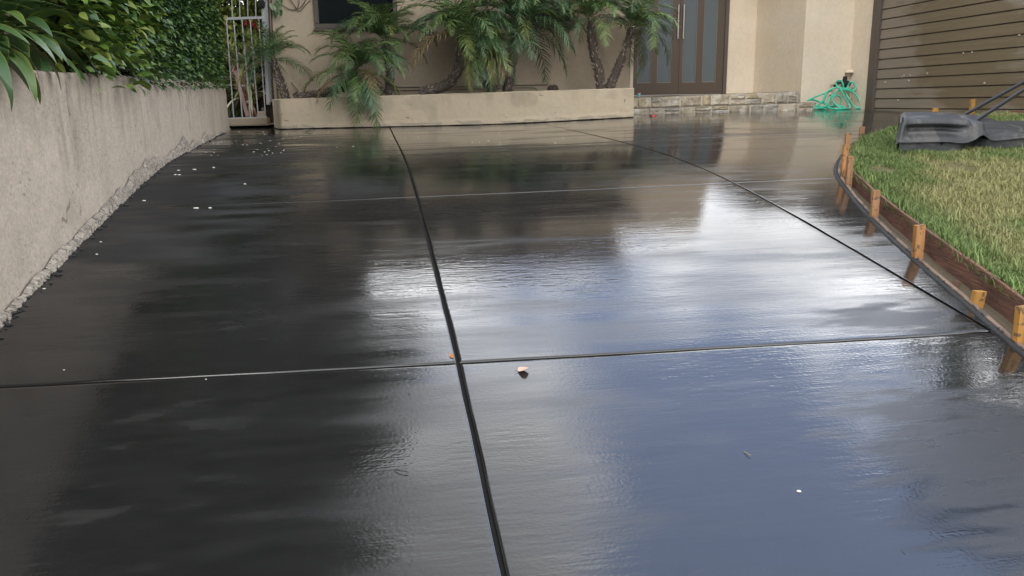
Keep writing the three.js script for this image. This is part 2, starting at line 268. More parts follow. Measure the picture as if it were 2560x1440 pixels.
// ------------------------------------------------------------------ leaves
function blade(len, wid, { seg = 5, fold = 0.25, droop = 0.3, tip = 1, base = 0.25, twist = 0 } = {}) {   // along +x, lying in xz, bending down
  const p = [], uv = [], ix = []; let x = 0, y = 0;
  for (let i = 0; i <= seg; i++) {
    const t = i / seg, w = wid * 0.5 * (base * (1 - t) + Math.pow(Math.sin(Math.PI * Math.pow(t, 0.75)), 0.85)) * (i === seg ? 0.02 : 1), a = -droop * t * tip;
    if (i) { x += len / seg * Math.cos(a); y += len / seg * Math.sin(a); }
    const tw = twist * t, c = Math.cos(tw), s = Math.sin(tw);
    p.push(x, y + w * (fold * c + s), w * (c - fold * s), x, y, 0, x, y + w * (fold * c - s), -w * (c + fold * s)); uv.push(t, 0, t, 0.5, t, 1);
  }
  for (let i = 0; i < seg; i++) { const a = i * 3; for (const k of [0, 1]) ix.push(a + k, a + k + 3, a + k + 4, a + k, a + k + 4, a + k + 1); }
  const g = new THREE.BufferGeometry(); g.setAttribute('position', new THREE.Float32BufferAttribute(p, 3)); g.setAttribute('uv', new THREE.Float32BufferAttribute(uv, 2)); g.setIndex(ix); g.computeVertexNormals(); return g;
}
const leafMat = (c, r = 0.42, extra = {}) => phys(c, r, { ior: 1.45, ...extra });
M.leafBroad = leafMat(lin(1, 1, 1), 0.38); M.leafHedge = leafMat(lin(1, 1, 1), 0.42); M.leafTree = leafMat(lin(1, 1, 1), 0.55);
const up = new THREE.Vector3(0, 1, 0), tmpM = new THREE.Matrix4(), tmpQ = new THREE.Quaternion();
function leafMatrix(p, out, roll, size, hang) {   // leaf axis +x towards out
  const X = out.clone().normalize(), Z = new THREE.Vector3().crossVectors(X, up).normalize(), Y = new THREE.Vector3().crossVectors(Z, X);
  const m = new THREE.Matrix4().makeBasis(X, Y, Z); m.multiply(tmpM.makeRotationX(roll)); m.scale(new THREE.Vector3(size, size, size)); m.setPosition(p); return m;
}
function foliage(parent, name, geo, m, list, pal, r) {   // list of matrices as one leafy mass
  const im = new THREE.InstancedMesh(geo, m, list.length); const c = new THREE.Color();
  list.forEach((q, i) => { im.setMatrixAt(i, q); const a = pal[Math.floor(r() * pal.length)], k = 0.75 + 0.5 * r(); im.setColorAt(i, c.setRGB(a[0] * k, a[1] * k, a[2] * k)); });
  im.name = name; im.userData.kind = 'stuff'; parent.add(im); return im;
}
const PAL = { bush: [[0.055, 0.11, 0.018], [0.085, 0.15, 0.022], [0.035, 0.08, 0.018], [0.15, 0.2, 0.035]], hedge: [[0.03, 0.075, 0.014], [0.022, 0.058, 0.012], [0.045, 0.1, 0.018]], tree: [[0.03, 0.05, 0.018], [0.045, 0.07, 0.02], [0.025, 0.042, 0.016]] };

// near shrub with broad leaves, overhanging the wall
{
  const r = rnd(11), g = group('broadleaf_shrub', 'glossy broad-leaved green shrub spilling over the top of the retaining wall', 'shrub', null, null);
  const leaf = blade(1, 0.5, { seg: 4, fold: 0.3, droop: 0.5 }), outer = [], inner = [];
  const faceX = (s, y) => wallX(s) + 0.06 + 0.16 * (fbm(s * 1.9 + 3, y * 2.2, 3) - 0.5) + 0.05 * (fbm(s * 7, y * 7 + 5, 2) - 0.5) - 0.16 * ss(0.4, 0, y) * 0 - 0.25 * ss(0.9, 1.6, y);
  for (let i = 0; i < 5200; i++) {
    const s = mix(4.75, 7.1, r()), top = wallTop(s), h = -0.09 + 1.45 * r() ** 0.9, dep = r() ** 2.2;
    if (h < 0.02 + 0.08 * fbm(s * 5, 3, 2) - 0.08 * fbm(s * 3.3, 7, 2) - 0.02) { if (r() < 0.8) continue; }
    const x = faceX(s, h) - dep * 0.4; if (h < 0 && x < wallX(s) + 0.02) continue;
    const out = new THREE.Vector3(0.55 + 0.5 * r(), 0.45 - 1.1 * r(), (r() - 0.5) * 1.9);
    const m = leafMatrix(W(x, top + h, s), out, (r() - 0.5) * 1.6, 0.05 + 0.06 * r());
    (dep < 0.03 ? outer : inner).push(m);
  }
  foliage(g, 'foliage', leaf, M.leafBroad, inner.concat(outer.slice(240)), PAL.bush, r);
  const tones = [[0.06, 0.12, 0.02], [0.12, 0.18, 0.03], [0.2, 0.24, 0.06], [0.04, 0.09, 0.018]].map((c) => leafMat(lin(...c), 0.36));
  outer.slice(0, 240).forEach((m) => { const o = part(g, 'leaf', leaf, tones[Math.floor(r() * r() * 4.4) % 4]); o.applyMatrix4(m); });
  const twigs = []; for (let i = 0; i < 26; i++) { const s = mix(4.3, 7, r()), a = W(wallX(s) - 0.28, wallTop(s) - 0.05, s), b = W(wallX(s) - 0.15 + 0.1 * r(), wallTop(s) + 0.5 + 0.8 * r(), s + (r() - 0.5) * 0.5); twigs.push(tube([a, a.clone().lerp(b, 0.5).add(new THREE.Vector3(-0.05, 0.02, 0.04)), b], 0.008 + 0.006 * r(), 6, 5)); }
  part(g, 'stems', bare(twigs), mat(lin(0.07, 0.05, 0.03), 0.9));
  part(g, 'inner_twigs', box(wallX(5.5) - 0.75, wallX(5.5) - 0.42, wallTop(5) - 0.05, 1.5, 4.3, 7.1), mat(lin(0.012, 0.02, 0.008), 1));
}
// clipped hedge beyond it
{
  const r = rnd(12), g = group('clipped_hedge', 'tall dark green clipped hedge with small leaves, growing on the retaining wall', 'hedge');
  const leaf = blade(1, 0.52, { seg: 2, fold: 0.3, droop: 0.5 }), list = [], near = [];
  const faceX = (s, y) => wallX(s) + 0.04 + 0.10 * (fbm(s * 2.4 + 8, y * 2.4, 3) - 0.5);
  for (let i = 0; i < 30000; i++) {
    const side = r() < 0.16, h = -0.07 + 2.3 * r(); let p, out;
    if (side) { const x = -2.05 - 0.85 * r(); p = W(x, wallTop(11) + h, 11.72 + 0.12 * (fbm(x * 4, h * 3, 2) - 0.5) - 0.25 * r() ** 2); out = new THREE.Vector3((r() - 0.5) * 1.8, 0.3 - 0.9 * r(), -0.6 - 0.5 * r()); }
    else { const s = mix(6.5, 11.75, r()), dep = r() ** 2; p = W(faceX(s, h) - 0.35 * dep, wallTop(s) + h, s); if (h < 0.01 && r() < 0.5) continue; out = new THREE.Vector3(0.5 + 0.5 * r(), 0.35 - 1.0 * r(), (r() - 0.5) * 2); if (dep < 0.0006 && h > 0 && h < 1.3) { near.push(leafMatrix(p, out, (r() - 0.5) * 1.5, 0.07)); continue; } }
    list.push(leafMatrix(p, out, (r() - 0.5) * 1.5, 0.035 + 0.03 * r()));
  }
  for (let i = 0; i < 6000; i++) { const s = mix(6.5, 11.75, r()); list.push(leafMatrix(W(wallX(s) - 0.95 * r(), wallTop(s) + 2.18 + 0.1 * r(), s), new THREE.Vector3(r() - 0.5, 0.3, r() - 0.5), r(), 0.06)); }
  foliage(g, 'foliage', leaf, M.leafHedge, list, PAL.hedge, r);
  const tone = leafMat(lin(0.09, 0.15, 0.03), 0.4); near.forEach((m) => part(g, 'leaf', leaf, tone).applyMatrix4(m));
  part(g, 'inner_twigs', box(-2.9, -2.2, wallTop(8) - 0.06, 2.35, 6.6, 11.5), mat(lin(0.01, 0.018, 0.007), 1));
  const st = []; for (let i = 0; i < 9; i++) { const s = 6.8 + i * 0.55; st.push(tube([W(wallX(s) - 0.3, wallTop(s) - 0.06, s), W(wallX(s) - 0.33, wallTop(s) + 0.7, s + 0.05)], 0.02, 4, 6)); }
  part(g, 'stems', bare(st), mat(lin(0.07, 0.05, 0.03), 0.9));
}
// strap-leaved succulents at the near end of the bed, hanging over the coping
{
  const r = rnd(77);
  const leafTex = tex(256, 64, (u, v) => { const e = Math.abs(v - 0.5) * 2, st = fbm(u * 3, v * 26, 3), k = 0.8 + 0.5 * (st - 0.5); const ed = ss(0.8, 0.98, e); return [mix(0.075, 0.2, ed) * k, mix(0.15, 0.24, ed) * k, mix(0.045, 0.05, ed) * k]; }, { srgb: true, repeat: false });
  const tones = [phys(lin(1, 1, 1), 0.36, { map: leafTex }), phys(lin(1.25, 1.15, 0.75), 0.38, { map: leafTex }), phys(lin(0.62, 0.75, 0.7), 0.4, { map: leafTex })];
  const spots = [[3.7, 0.26, -0.08, 'strap-leaved succulent whose leaf tips hang lowest down the retaining wall'], [4.0, 0.32, -0.1, 'strap-leaved succulent with broad drooping leaves, next to the lowest-hanging rosette'], [4.3, 0.38, -0.12, 'strap-leaved succulent with broad leaves hanging over the coping beside the broadleaf shrub'], [4.65, 0.34, -0.16, 'strap-leaved succulent half hidden between the broadleaf shrub and the other rosettes']];
  spots.forEach(([s, hgt, back, label], k) => {
    const x = wallX(s) + back, g = group('strap_leaf_succulent', label, 'succulent', W(x, wallTop(s) - 0.05, s));
    const n = 26;
    for (let i = 0; i < n; i++) {
      const t = i / n, az = i * 2.4 + k, L = 0.25 + 0.13 * r(), el = mix(0.0, 1.2, t) + 0.15 * (r() - 0.5), dr = mix(1.5, 0.9, t) + 0.4 * r();
      const geo = blade(L, 0.06 + 0.025 * r(), { seg: 12, fold: 0.35, droop: dr, base: 0.5, twist: (r() - 0.5) * 0.9 });
      const o = part(g, 'leaf', geo, tones[r() < 0.55 ? 0 : r() < 0.4 ? 1 : 2]);
      o.position.set(0, hgt * (0.35 + 0.65 * t), 0); o.rotation.set(0, az, el, 'YXZ');
    }
    part(g, 'stem', new THREE.CylinderGeometry(0.025, 0.035, hgt, 8).translate(0, hgt / 2, 0), mat(lin(0.16, 0.13, 0.09), 0.9));
  });
}

// ------------------------------------------------------------------ house
const HS = 12.9;   // main front
{
  const h = group('stucco_house', 'beige stucco house with dark window frames behind the palms', 'house');
  const xr = 4.14, gl = rel(0, 12.9) - 0.1;
  const hole = (x0, x1, y0, y1, wins, s0, s1) => {   // a wall with openings, cut into butted boxes
    const out = []; const xs = [x0, ...wins.flatMap((w) => [w[0], w[1]]), x1];
    for (let i = 0; i < xs.length - 1; i++) { const a = xs[i], b = xs[i + 1]; if (i % 2 === 0) out.push(box(a, b, y0, y1, s0, s1)); else { const w = wins[(i - 1) / 2]; out.push(box(a, b, y0, w[2], s0, s1), box(a, b, w[3], y1, s0, s1)); } }
    return bare(out);
  };
  const win1 = [-0.88, 0.37, 1.14, 2.3], win2 = [2.15, 3.16, 1.17, 2.3];
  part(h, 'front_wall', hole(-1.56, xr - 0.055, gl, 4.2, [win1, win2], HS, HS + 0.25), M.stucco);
  part(h, 'corner_trim', box(xr - 0.055, xr + 0.004, gl, 4.2, HS - 0.012, HS + 0.25, 0.006), M.stuccoPale);
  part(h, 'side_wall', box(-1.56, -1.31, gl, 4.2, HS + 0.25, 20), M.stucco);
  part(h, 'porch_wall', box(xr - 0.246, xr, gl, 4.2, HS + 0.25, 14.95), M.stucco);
  // porch back wall around the doorway, then the stepped walls towards the garage
  const DS = 14.7, dl = 4.66, dr = 6.56, dt = 2.2;
  part(h, 'porch_back_wall', bare([box(xr, dl, gl, 2.5, DS, DS + 0.25), box(dl, dr, dt, 2.5, DS, DS + 0.25), box(dr, 7.12, gl, 3.0, DS, DS + 0.25)]), M.stuccoPale);
  part(h, 'porch_return_wall', box(7.12, 7.37, gl, 3.0, HS + 0.251, DS + 0.25), M.stuccoPale);
  part(h, 'right_wall', box(7.12, 8.1, gl, 3.0, HS, HS + 0.25, 0.01), M.stuccoPale);
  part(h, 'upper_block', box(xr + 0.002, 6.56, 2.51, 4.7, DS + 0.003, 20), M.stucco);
  part(h, 'porch_eave', box(xr + 0.002, 7.118, 2.36, 2.5, DS - 0.3, DS - 0.002), M.stuccoPale);
  part(h, 'porch_floor', box(xr + 0.002, 7.118, gl, 0.06, HS + 0.0, DS - 0.002), mat(lin(0.33, 0.29, 0.24), 0.9, { bumpMap: stuccoBump, bumpScale: 0.004 }));
  // eave out of view, added to shade the front wall, and roof
  part(h, 'shade_eave', box(-1.9, xr + 0.1, 2.62, 2.78, HS - 1.0, HS - 0.002, 0.01), M.brown);
  const roof = part(h, 'roof', box(-2.0, 4.4, 4.202, 4.34, HS - 0.4, 20.2, 0.01), mat(lin(0.16, 0.12, 0.1), 0.9));
  part(roof, 'gutter', box(-2.0, 4.4, 4.1, 4.2, HS - 0.5, HS - 0.403, 0.02), M.brown);
  part(h, 'low_roof', box(6.57, 8.6, 3.002, 3.1, HS - 0.3, 20, 0.01), mat(lin(0.16, 0.12, 0.1), 0.9));
  // windows
  for (const w of [win1, win2]) {
    const f = part(h, 'window', bare([box(w[0], w[1], w[2], w[2] + 0.07, HS - 0.03, HS + 0.1, 0.006), box(w[0], w[1], w[3] - 0.07, w[3], HS - 0.03, HS + 0.1, 0.006), box(w[0], w[0] + 0.065, w[2] + 0.07, w[3] - 0.07, HS - 0.03, HS + 0.1, 0.006), box(w[1] - 0.065, w[1], w[2] + 0.07, w[3] - 0.07, HS - 0.03, HS + 0.1, 0.006)]), M.brown);
    part(f, 'glass_pane', box(w[0] + 0.065, w[1] - 0.065, w[2] + 0.07, w[3] - 0.07, HS + 0.06, HS + 0.07), M.glassDark);
    part(f, 'sill', box(w[0] - 0.02, w[1] + 0.02, w[2] - 0.035, w[2] - 0.002, HS - 0.05, HS - 0.001, 0.006), M.brown);
  }
  // double doors with tall panes
  const y0 = 0.085; const P = (u) => atS(u, 150, DS).x;
  const posts = [dl, P(1593), P(1628), P(1643), P(1678), P(1697), P(1706), P(1740), P(1756), P(1790), dr - 0.07], py = 0.31, pt = dt - 0.16;
  const frame = part(h, 'door_frame', bare([box(dl - 0.002, dl + 0.03, y0, dt, DS - 0.03, DS + 0.1, 0.005), box(dr - 0.07, dr, y0, dt, DS - 0.035, DS + 0.1, 0.006), box(dl + 0.03, dr - 0.07, dt - 0.06, dt, DS - 0.03, DS + 0.1, 0.005)]), M.brown);
  part(frame, 'threshold', box(dl, dr, 0.061, y0 - 0.002, DS - 0.08, DS + 0.05, 0.005), mat(lin(0.1, 0.09, 0.085), 0.4));
  for (const [a, b, c, d, e, f, side] of [[dl + 0.032, posts[1], posts[2], posts[3], posts[4], posts[5] - 0.003, 1], [posts[5] + 0.003, posts[6], posts[7], posts[8], posts[9], dr - 0.073, 0]]) {
    const leaf = part(h, 'door', bare([box(a, f, y0 + 0.006, py, DS - 0.012, DS + 0.035, 0.004), box(a, f, pt, dt - 0.063, DS - 0.012, DS + 0.035, 0.004), box(a, b, py, pt, DS - 0.011, DS + 0.034, 0.003), box(c, d, py, pt, DS - 0.011, DS + 0.034, 0.003), box(e, f, py, pt, DS - 0.011, DS + 0.034, 0.003)]), M.brownDoor);
    part(leaf, 'glass_pane', box(b, c, py, pt, DS + 0.012, DS + 0.02), M.glassDoor); part(leaf, 'glass_pane', box(d, e, py, pt, DS + 0.012, DS + 0.02), M.glassDoor);
    for (const [p, q] of [[b, c], [d, e]]) part(leaf, 'glazing_bead', bare([box(p, q, py, py + 0.012, DS - 0.004, DS + 0.011), box(p, p + 0.01, py + 0.012, pt, DS - 0.004, DS + 0.011), box(q - 0.01, q, py + 0.012, pt, DS - 0.004, DS + 0.011)]), mat(lin(0.2, 0.18, 0.15), 0.6));
    const hx = side ? f - 0.05 : a + 0.05;
    const hd = part(leaf, 'pull_handle', tube([W(hx, 1.1, DS - 0.06), W(hx, 1.7, DS - 0.06)], 0.012, 4, 8), mat(lin(0.6, 0.58, 0.55), 0.3, { metalness: 0.6 }));
    void hd; for (const yy of [1.16, 1.64]) part(leaf, 'handle_stud', tube([W(hx, yy, DS - 0.06), W(hx, yy, DS - 0.01)], 0.007, 2, 6), mat(lin(0.5, 0.48, 0.45), 0.3, { metalness: 0.6 }));
  }
  // pipes run along the foot of the wall behind the planter
  const yA = atS(1100, 214.5, HS - 0.06).y - EYE, yB = atS(1100, 221.5, HS - 0.06).y - EYE;
  const a0 = atS(935, 214, HS - 0.06).x, a1 = atS(1372, 213, HS - 0.06).x, b1 = atS(1344, 217, HS - 0.06).x;
  const pipeM = mat(lin(0.36, 0.31, 0.23), 0.6);
  part(h, 'wall_pipe', tube([W(a0, yA, HS - 0.03), W((a0 + a1) / 2, yA - 0.006, HS - 0.03), W(a1, yA + 0.004, HS - 0.03)], 0.014, 12, 8), pipeM);
  part(h, 'wall_pipe', tube([W(a0, yB - 0.01, HS - 0.03), W((a0 + b1) / 2, yB - 0.006, HS - 0.03), W(b1 - 0.02, yB, HS - 0.03), W(b1, yB - 0.01, HS - 0.03), W(b1, yB - 0.12, HS - 0.03)], 0.012, 30, 8), pipeM);
}
// garage side of the yard
const GX = 8.0;
{
  const g = group('garage', 'garage wing with brown horizontal lap siding and a wet stain across it', 'garage');
  const s1 = atX(2178, 130, GX).z * -1, gl = -0.3, top = 3.0;
  part(g, 'wall_core', box(GX + 0.03, GX + 3.5, gl, top, 0.5, HS - 0.002), M.brown);
  part(g, 'stucco_pier', box(GX, GX + 0.028, gl, top, s1, HS - 0.002), M.stuccoPale);
  part(g, 'corner_board', box(GX - 0.035, GX + 0.028, gl, top, s1 - 0.2, s1 - 0.002, 0.006), M.brown);
  const pitch = 0.1535, yb = atX(2230, 271, GX).y - EYE, e = s1 - 0.202;
  // paint, grain and the wet patch where the hose splashed it (matter with an outline)
  const woodMap = tex(1024, 512, (u, v) => { const s = u * 12, y = v * 4 - 0.5; const gr = fbm(s * 1.2, y * 90, 3), f = fbm(s * 0.8, y * 1.1, 4), fine = fbm(s * 5, y * 200, 2);
    const edge = fbm(s * 1.6 + 4, y * 2.4 + 1, 5), d = Math.hypot((s - 10.2 - 0.35 * (y - 0.8)) / 1.15, (y - 0.75) / 0.95), bd = hash(Math.floor((y + 0.5) / 0.1535), 9), wet = ss(0.22, -0.12, d - 0.95 + (edge - 0.5) * 1.2 + (bd - 0.5) * 0.22 + 0.35 * (fbm(s * 3, y * 30, 3) - 0.5)) * 0.85;
    const k = 0.9 + 0.3 * (gr - 0.5) + 0.2 * (f - 0.5) + 0.1 * (fine - 0.5);
    return [mix(0.235, 0.15, wet) * k, mix(0.2, 0.112, wet) * k, mix(0.155, 0.06, wet) * k]; }, { srgb: true, repeat: false });
  M.siding = mat(0xffffff, 0.6, { map: woodMap, bumpMap: tex(256, 512, (u, v) => fbm(u * 4, v * 150, 3, 4, 150), { size: [1, 0.25] }), bumpScale: 0.0015 });
  for (let i = -3; i < 19; i++) {
    const y0 = yb + i * pitch, y1 = y0 + pitch - 0.009; if (y0 > top) break;
    // lap profile: thicker at the butt, groove above
    const sh = new THREE.Shape(); sh.moveTo(0, 0); sh.lineTo(0.021, 0.003); sh.lineTo(0.023, 0.008); sh.lineTo(0.012, y1 - y0 - 0.006); sh.lineTo(0.008, y1 - y0); sh.lineTo(0, y1 - y0);
    const geo = new THREE.ExtrudeGeometry(sh, { depth: e - 0.6, bevelEnabled: false }); geo.rotateY(Math.PI); geo.translate(GX + 0.028, y0 + EYE, -0.6);
    const q = worldUV(geo), uv = q.attributes.uv, p = q.attributes.position; for (let k = 0; k < p.count; k++) uv.setXY(k, -p.getZ(k) / 12, (p.getY(k) - EYE + 0.5) / 4);
    part(g, 'siding_board', q, M.siding);
  }
  part(g, 'roof', box(GX - 0.5, GX + 4, top + 0.002, top + 0.12, 0.3, HS - 0.36, 0.01), mat(lin(0.16, 0.12, 0.1), 0.9));
  // chips where the paint has come off
  const rc = rnd(31); const chips = [[2213, 205], [2255, 192], [2260, 188], [2275, 188], [2245, 250], [2408, 132], [2430, 130], [2548, 87], [2461, 207], [2318, 183], [2272, 201]];
  const ch = chips.map(([u, v]) => { const q = atX(u, v, GX - 0.001); const c = new THREE.CircleGeometry(0.012, 6); c.scale(1 + rc(), 0.7 + 0.5 * rc(), 1); c.rotateY(-Math.PI / 2); c.translate(GX + 0.0005, q.y, q.z); return c; });
  part(g, 'paint_chips', bare(ch), mat(lin(0.6, 0.57, 0.5), 0.8), 'stuff');
}
// stone-faced steps to the doors
{
  const g = group('stone_steps', 'two low steps of pale irregular stone leading to the double doors', 'steps');
  const r = rnd(21);
  const stoneTex = (seed, a) => tex(256, 256, (u, v) => { const f = fbm(u * 6 + seed, v * 6 + seed, 5), c = vn(u * 40 + seed, v * 40), w = ss(0.56, 0.7, fbm(u * 4 + seed * 3, v * 4, 4)); const k = 0.75 + 0.6 * (f - 0.3) + 0.15 * (c - 0.5); return [mix(a[0] * k, 0.6, w * 0.5), mix(a[1] * k, 0.57, w * 0.5), mix(a[2] * k, 0.52, w * 0.5)]; }, { srgb: true, size: [0.6, 0.6] });
  const sb = tex(256, 256, (u, v) => fbm(u * 14, v * 14, 5, 14, 14), { size: [0.5, 0.5] });
  const mats = [[0.42, 0.36, 0.27], [0.46, 0.4, 0.32], [0.36, 0.33, 0.28], [0.48, 0.4, 0.27]].map((c, i) => mat(0xffffff, 0.92, { map: stoneTex(i * 7, c), bumpMap: sb, bumpScale: 0.02 }));
  const mortar = mat(lin(0.5, 0.45, 0.37), 0.95, { bumpMap: sb, bumpScale: 0.01 });
  const yl = (x) => mix(0.045, 0.112, (x - 4.09) / 2.9), ym = (x) => mix(-0.125, -0.08, (x - 4.09) / 2.9);
  const course = (x0, x1, lo, hi, s, dep) => {
    let x = x0;
    const core = gridGeo(20, 1, (u, v) => { const X = mix(x0, x1, u); return W(X, mix(lo(X), hi(X) - 0.006, v), s + 0.001); }); part(g, 'mortar', core, mortar);
    part(g, 'tread', gridGeo(30, 3, (u, v) => { const X = mix(x0, x1, u); return W(X, hi(X) + 0.006 * (fbm(X * 9, v * 3, 2) - 0.5), s - 0.012 + (dep + 0.01) * v); }, (q) => [q.x, q.z]), mats[1]);
    while (x < x1 - 0.03) {
      let w = 0.16 + 0.24 * r(); if (x + w > x1 - 0.1) w = x1 - x; const xa = x + 0.004, xb = x + w - 0.004, k = r() * 9;
      const two = r() < 0.25, rows = two ? [[0.02, 0.47], [0.5, 0.97]] : [[0.02, 0.97]];
      for (const [va, vb] of rows) {
        const n = 10, geo = gridGeo(n, n, (u, v) => { const uu = clamp(u * 1.2 - 0.1), vv = clamp(v * 1.2 - 0.1), e = Math.min(u, v, 1 - u, 1 - v) * 10; const cx = mix(xa, xb, uu) + 0.012 * (fbm(vv * 3 + k, uu * 2, 2) - 0.5), vy = mix(va, vb, vv) + 0.05 * (fbm(uu * 3 + k, 5, 2) - 0.5) * (vv > 0.1 && vv < 0.9 ? 1 : 0.6); const X = clamp(cx, x0, x1); return W(X, mix(lo(X), hi(X), clamp(vy, 0, 1)) + 0.0, s - (e < 1 ? -0.012 : 0.012 + 0.022 * fbm(uu * 3 + k, vv * 3 + k, 3))); }, (q) => [q.x + k, q.y + k]);
        part(g, 'stone', geo, mats[Math.floor(r() * 4)]);
      }
      x += w;
    }
  };
  course(4.0, 7.13, (x) => rel(x, 12.6) - 0.03, ym, 12.45, 0.42);
  course(4.0, 6.98, ym, yl, 12.75, 0.18);
  part(g, 'end_face', bare([box(6.981, 7.0, -0.15, 0.1, 12.75, 12.898), box(7.131, 7.15, -0.3, -0.09, 12.45, 12.898)]), mats[2]);
}
// planter box in front of the house
{
  const g = group('planter', 'long low beige stucco planter box holding the palms', 'planter');
  const x0 = -1.47, x1 = 3.72, s0 = 11.5, yt = (x) => mix(0.1, 0.178, (x - x0) / (x1 - x0));
  // outline in plan: left end rounded and turned back to the house
  const pl = []; for (let i = 0; i <= 8; i++) { const a = i / 8 * Math.PI / 2; pl.push([x0 + 0.16 - 0.16 * Math.cos(a) , s0 + 0.22 + 0.16 - 0.16 * Math.sin(a) - 0.22 * Math.sin(a) ** 3]); }
  const path = [[x0, 12.88], [x0, 12.3], ...pl]; const n0 = path.length; for (let i = 1; i <= 60; i++) path.push([mix(x0 + 0.16, x1 - 0.015, i / 60), s0]); path.push([x1 - 0.004, s0 + 0.004], [x1, s0 + 0.015]); for (let i = 1; i <= 6; i++) path.push([x1, mix(s0 + 0.015, 12.7, i / 6)]);
  void n0; let len = 0; const acc = path.map((p, i) => (len += i ? Math.hypot(p[0] - path[i - 1][0], p[1] - path[i - 1][1]) : 0));
  const nrm = path.map((p, i) => { const a = path[Math.max(0, i - 1)], b = path[Math.min(path.length - 1, i + 1)], d = Math.hypot(b[0] - a[0], b[1] - a[1]); return [-(b[1] - a[1]) / d * -1, (b[0] - a[0]) / d * -1]; });   // outward (towards the drive)
  const map = tex(2048, 256, (u, v) => { const t = u * 8, y = v * 0.6; const f = fbm(t * 1.3, y * 2, 4), gsp = fbm(t * 20, y * 20, 3), run = fbm(t * 6, y * 0.7 + 3, 3); let k = 1 + 0.16 * (f - 0.5) + 0.1 * (gsp - 0.5); const damp = ss(0.52, 0.7, fbm(t * 2.1 + 9, y * 2.5 + 1, 4)) * 0.16; k *= 1 - damp;
    k *= 1 - 0.2 * ss(0.55, 0.75, run) * ss(0.2, 0.55, y); if (vn(t * 26, y * 26) > 0.965) k *= 0.45;
    const chip = ss(0.0, 0.02, 0.035 + 0.09 * fbm(t * 4, 1, 4) - 0.04 - y + 0.05), peel = fbm(t * 9, y * 14 + 5, 4); const c = chip * ss(0.46, 0.54, peel); return [mix(0.50 * k, 0.36, c), mix(0.415 * k, 0.315, c), mix(0.30 * k, 0.245, c)]; }, { srgb: true, repeat: false });
  M.planter = mat(0xffffff, 0.93, { map, bumpMap: tex(1024, 256, (u, v) => 0.5 * fbm(u * 150, v * 12, 4, 150, 12) + 0.5 * fbm(u * 40, v * 4, 3, 40, 4)), bumpScale: 0.008 });
  const rag = (a) => 0.012 * fbm(a * 14, 3, 4) + 0.006;
  const N = path.length - 1;
  const outer = gridGeo(N, 18, (u, v) => { const i = Math.round(u * N), [x, s] = path[i], y0 = rel(x, s) + rag(acc[i]), o = 0.006 * (fbm(acc[i] * 3, v * 3, 3) - 0.5) + (v < 0.12 ? -0.016 * fbm(acc[i] * 6, 1, 2) : 0); return W(x - nrm[i][0] * o * 0, mix(y0, yt(x) - 0.012, v), s + o); }, (q, u, v) => [acc[Math.round(u * N)] / 8, 0.05 + v * 0.75]);
  part(g, 'stucco_face', outer, M.planter);
  const inner = path.map((p, i) => { const cx = clamp(p[0], x0 + 0.15, x1 - 0.15), cs = Math.max(p[1], s0 + 0.15); return [i >= 2 && p[0] < x1 - 0.14 ? Math.max(cx, x0 + 0.15) : cx, cs]; });
  part(g, 'coping', gridGeo(N, 4, (u, v, i, j) => { const [x, s] = path[i], [a, b] = inner[i]; const X = mix(x, a, [0, 0.08, 0.5, 0.94, 1][j]), S = mix(s, b, [0, 0.08, 0.5, 0.94, 1][j]); return W(X, yt(x) + [-0.012, -0.001, 0, -0.001, -0.1][j], S); }, (q) => [clamp((q.x + 2) / 8), 0.8]), M.planter);
  part(g, 'footing', gridGeo(N, 1, (u, v, i) => { const [x, s] = path[i]; return W(x, rel(x, s) - 0.03 + 0.06 * v, s + 0.02); }), mat(lin(0.03, 0.03, 0.03), 0.9));
  const soil = part(g, 'soil', gridGeo(60, 12, (u, v) => { const x = mix(x0 + 0.1, x1 - 0.1, u), s = mix(s0 + 0.12, 12.895, v); return W(x, yt(x) - 0.045 + 0.03 * fbm(x * 5, s * 5, 3), s); }), M.soil); void soil;
}

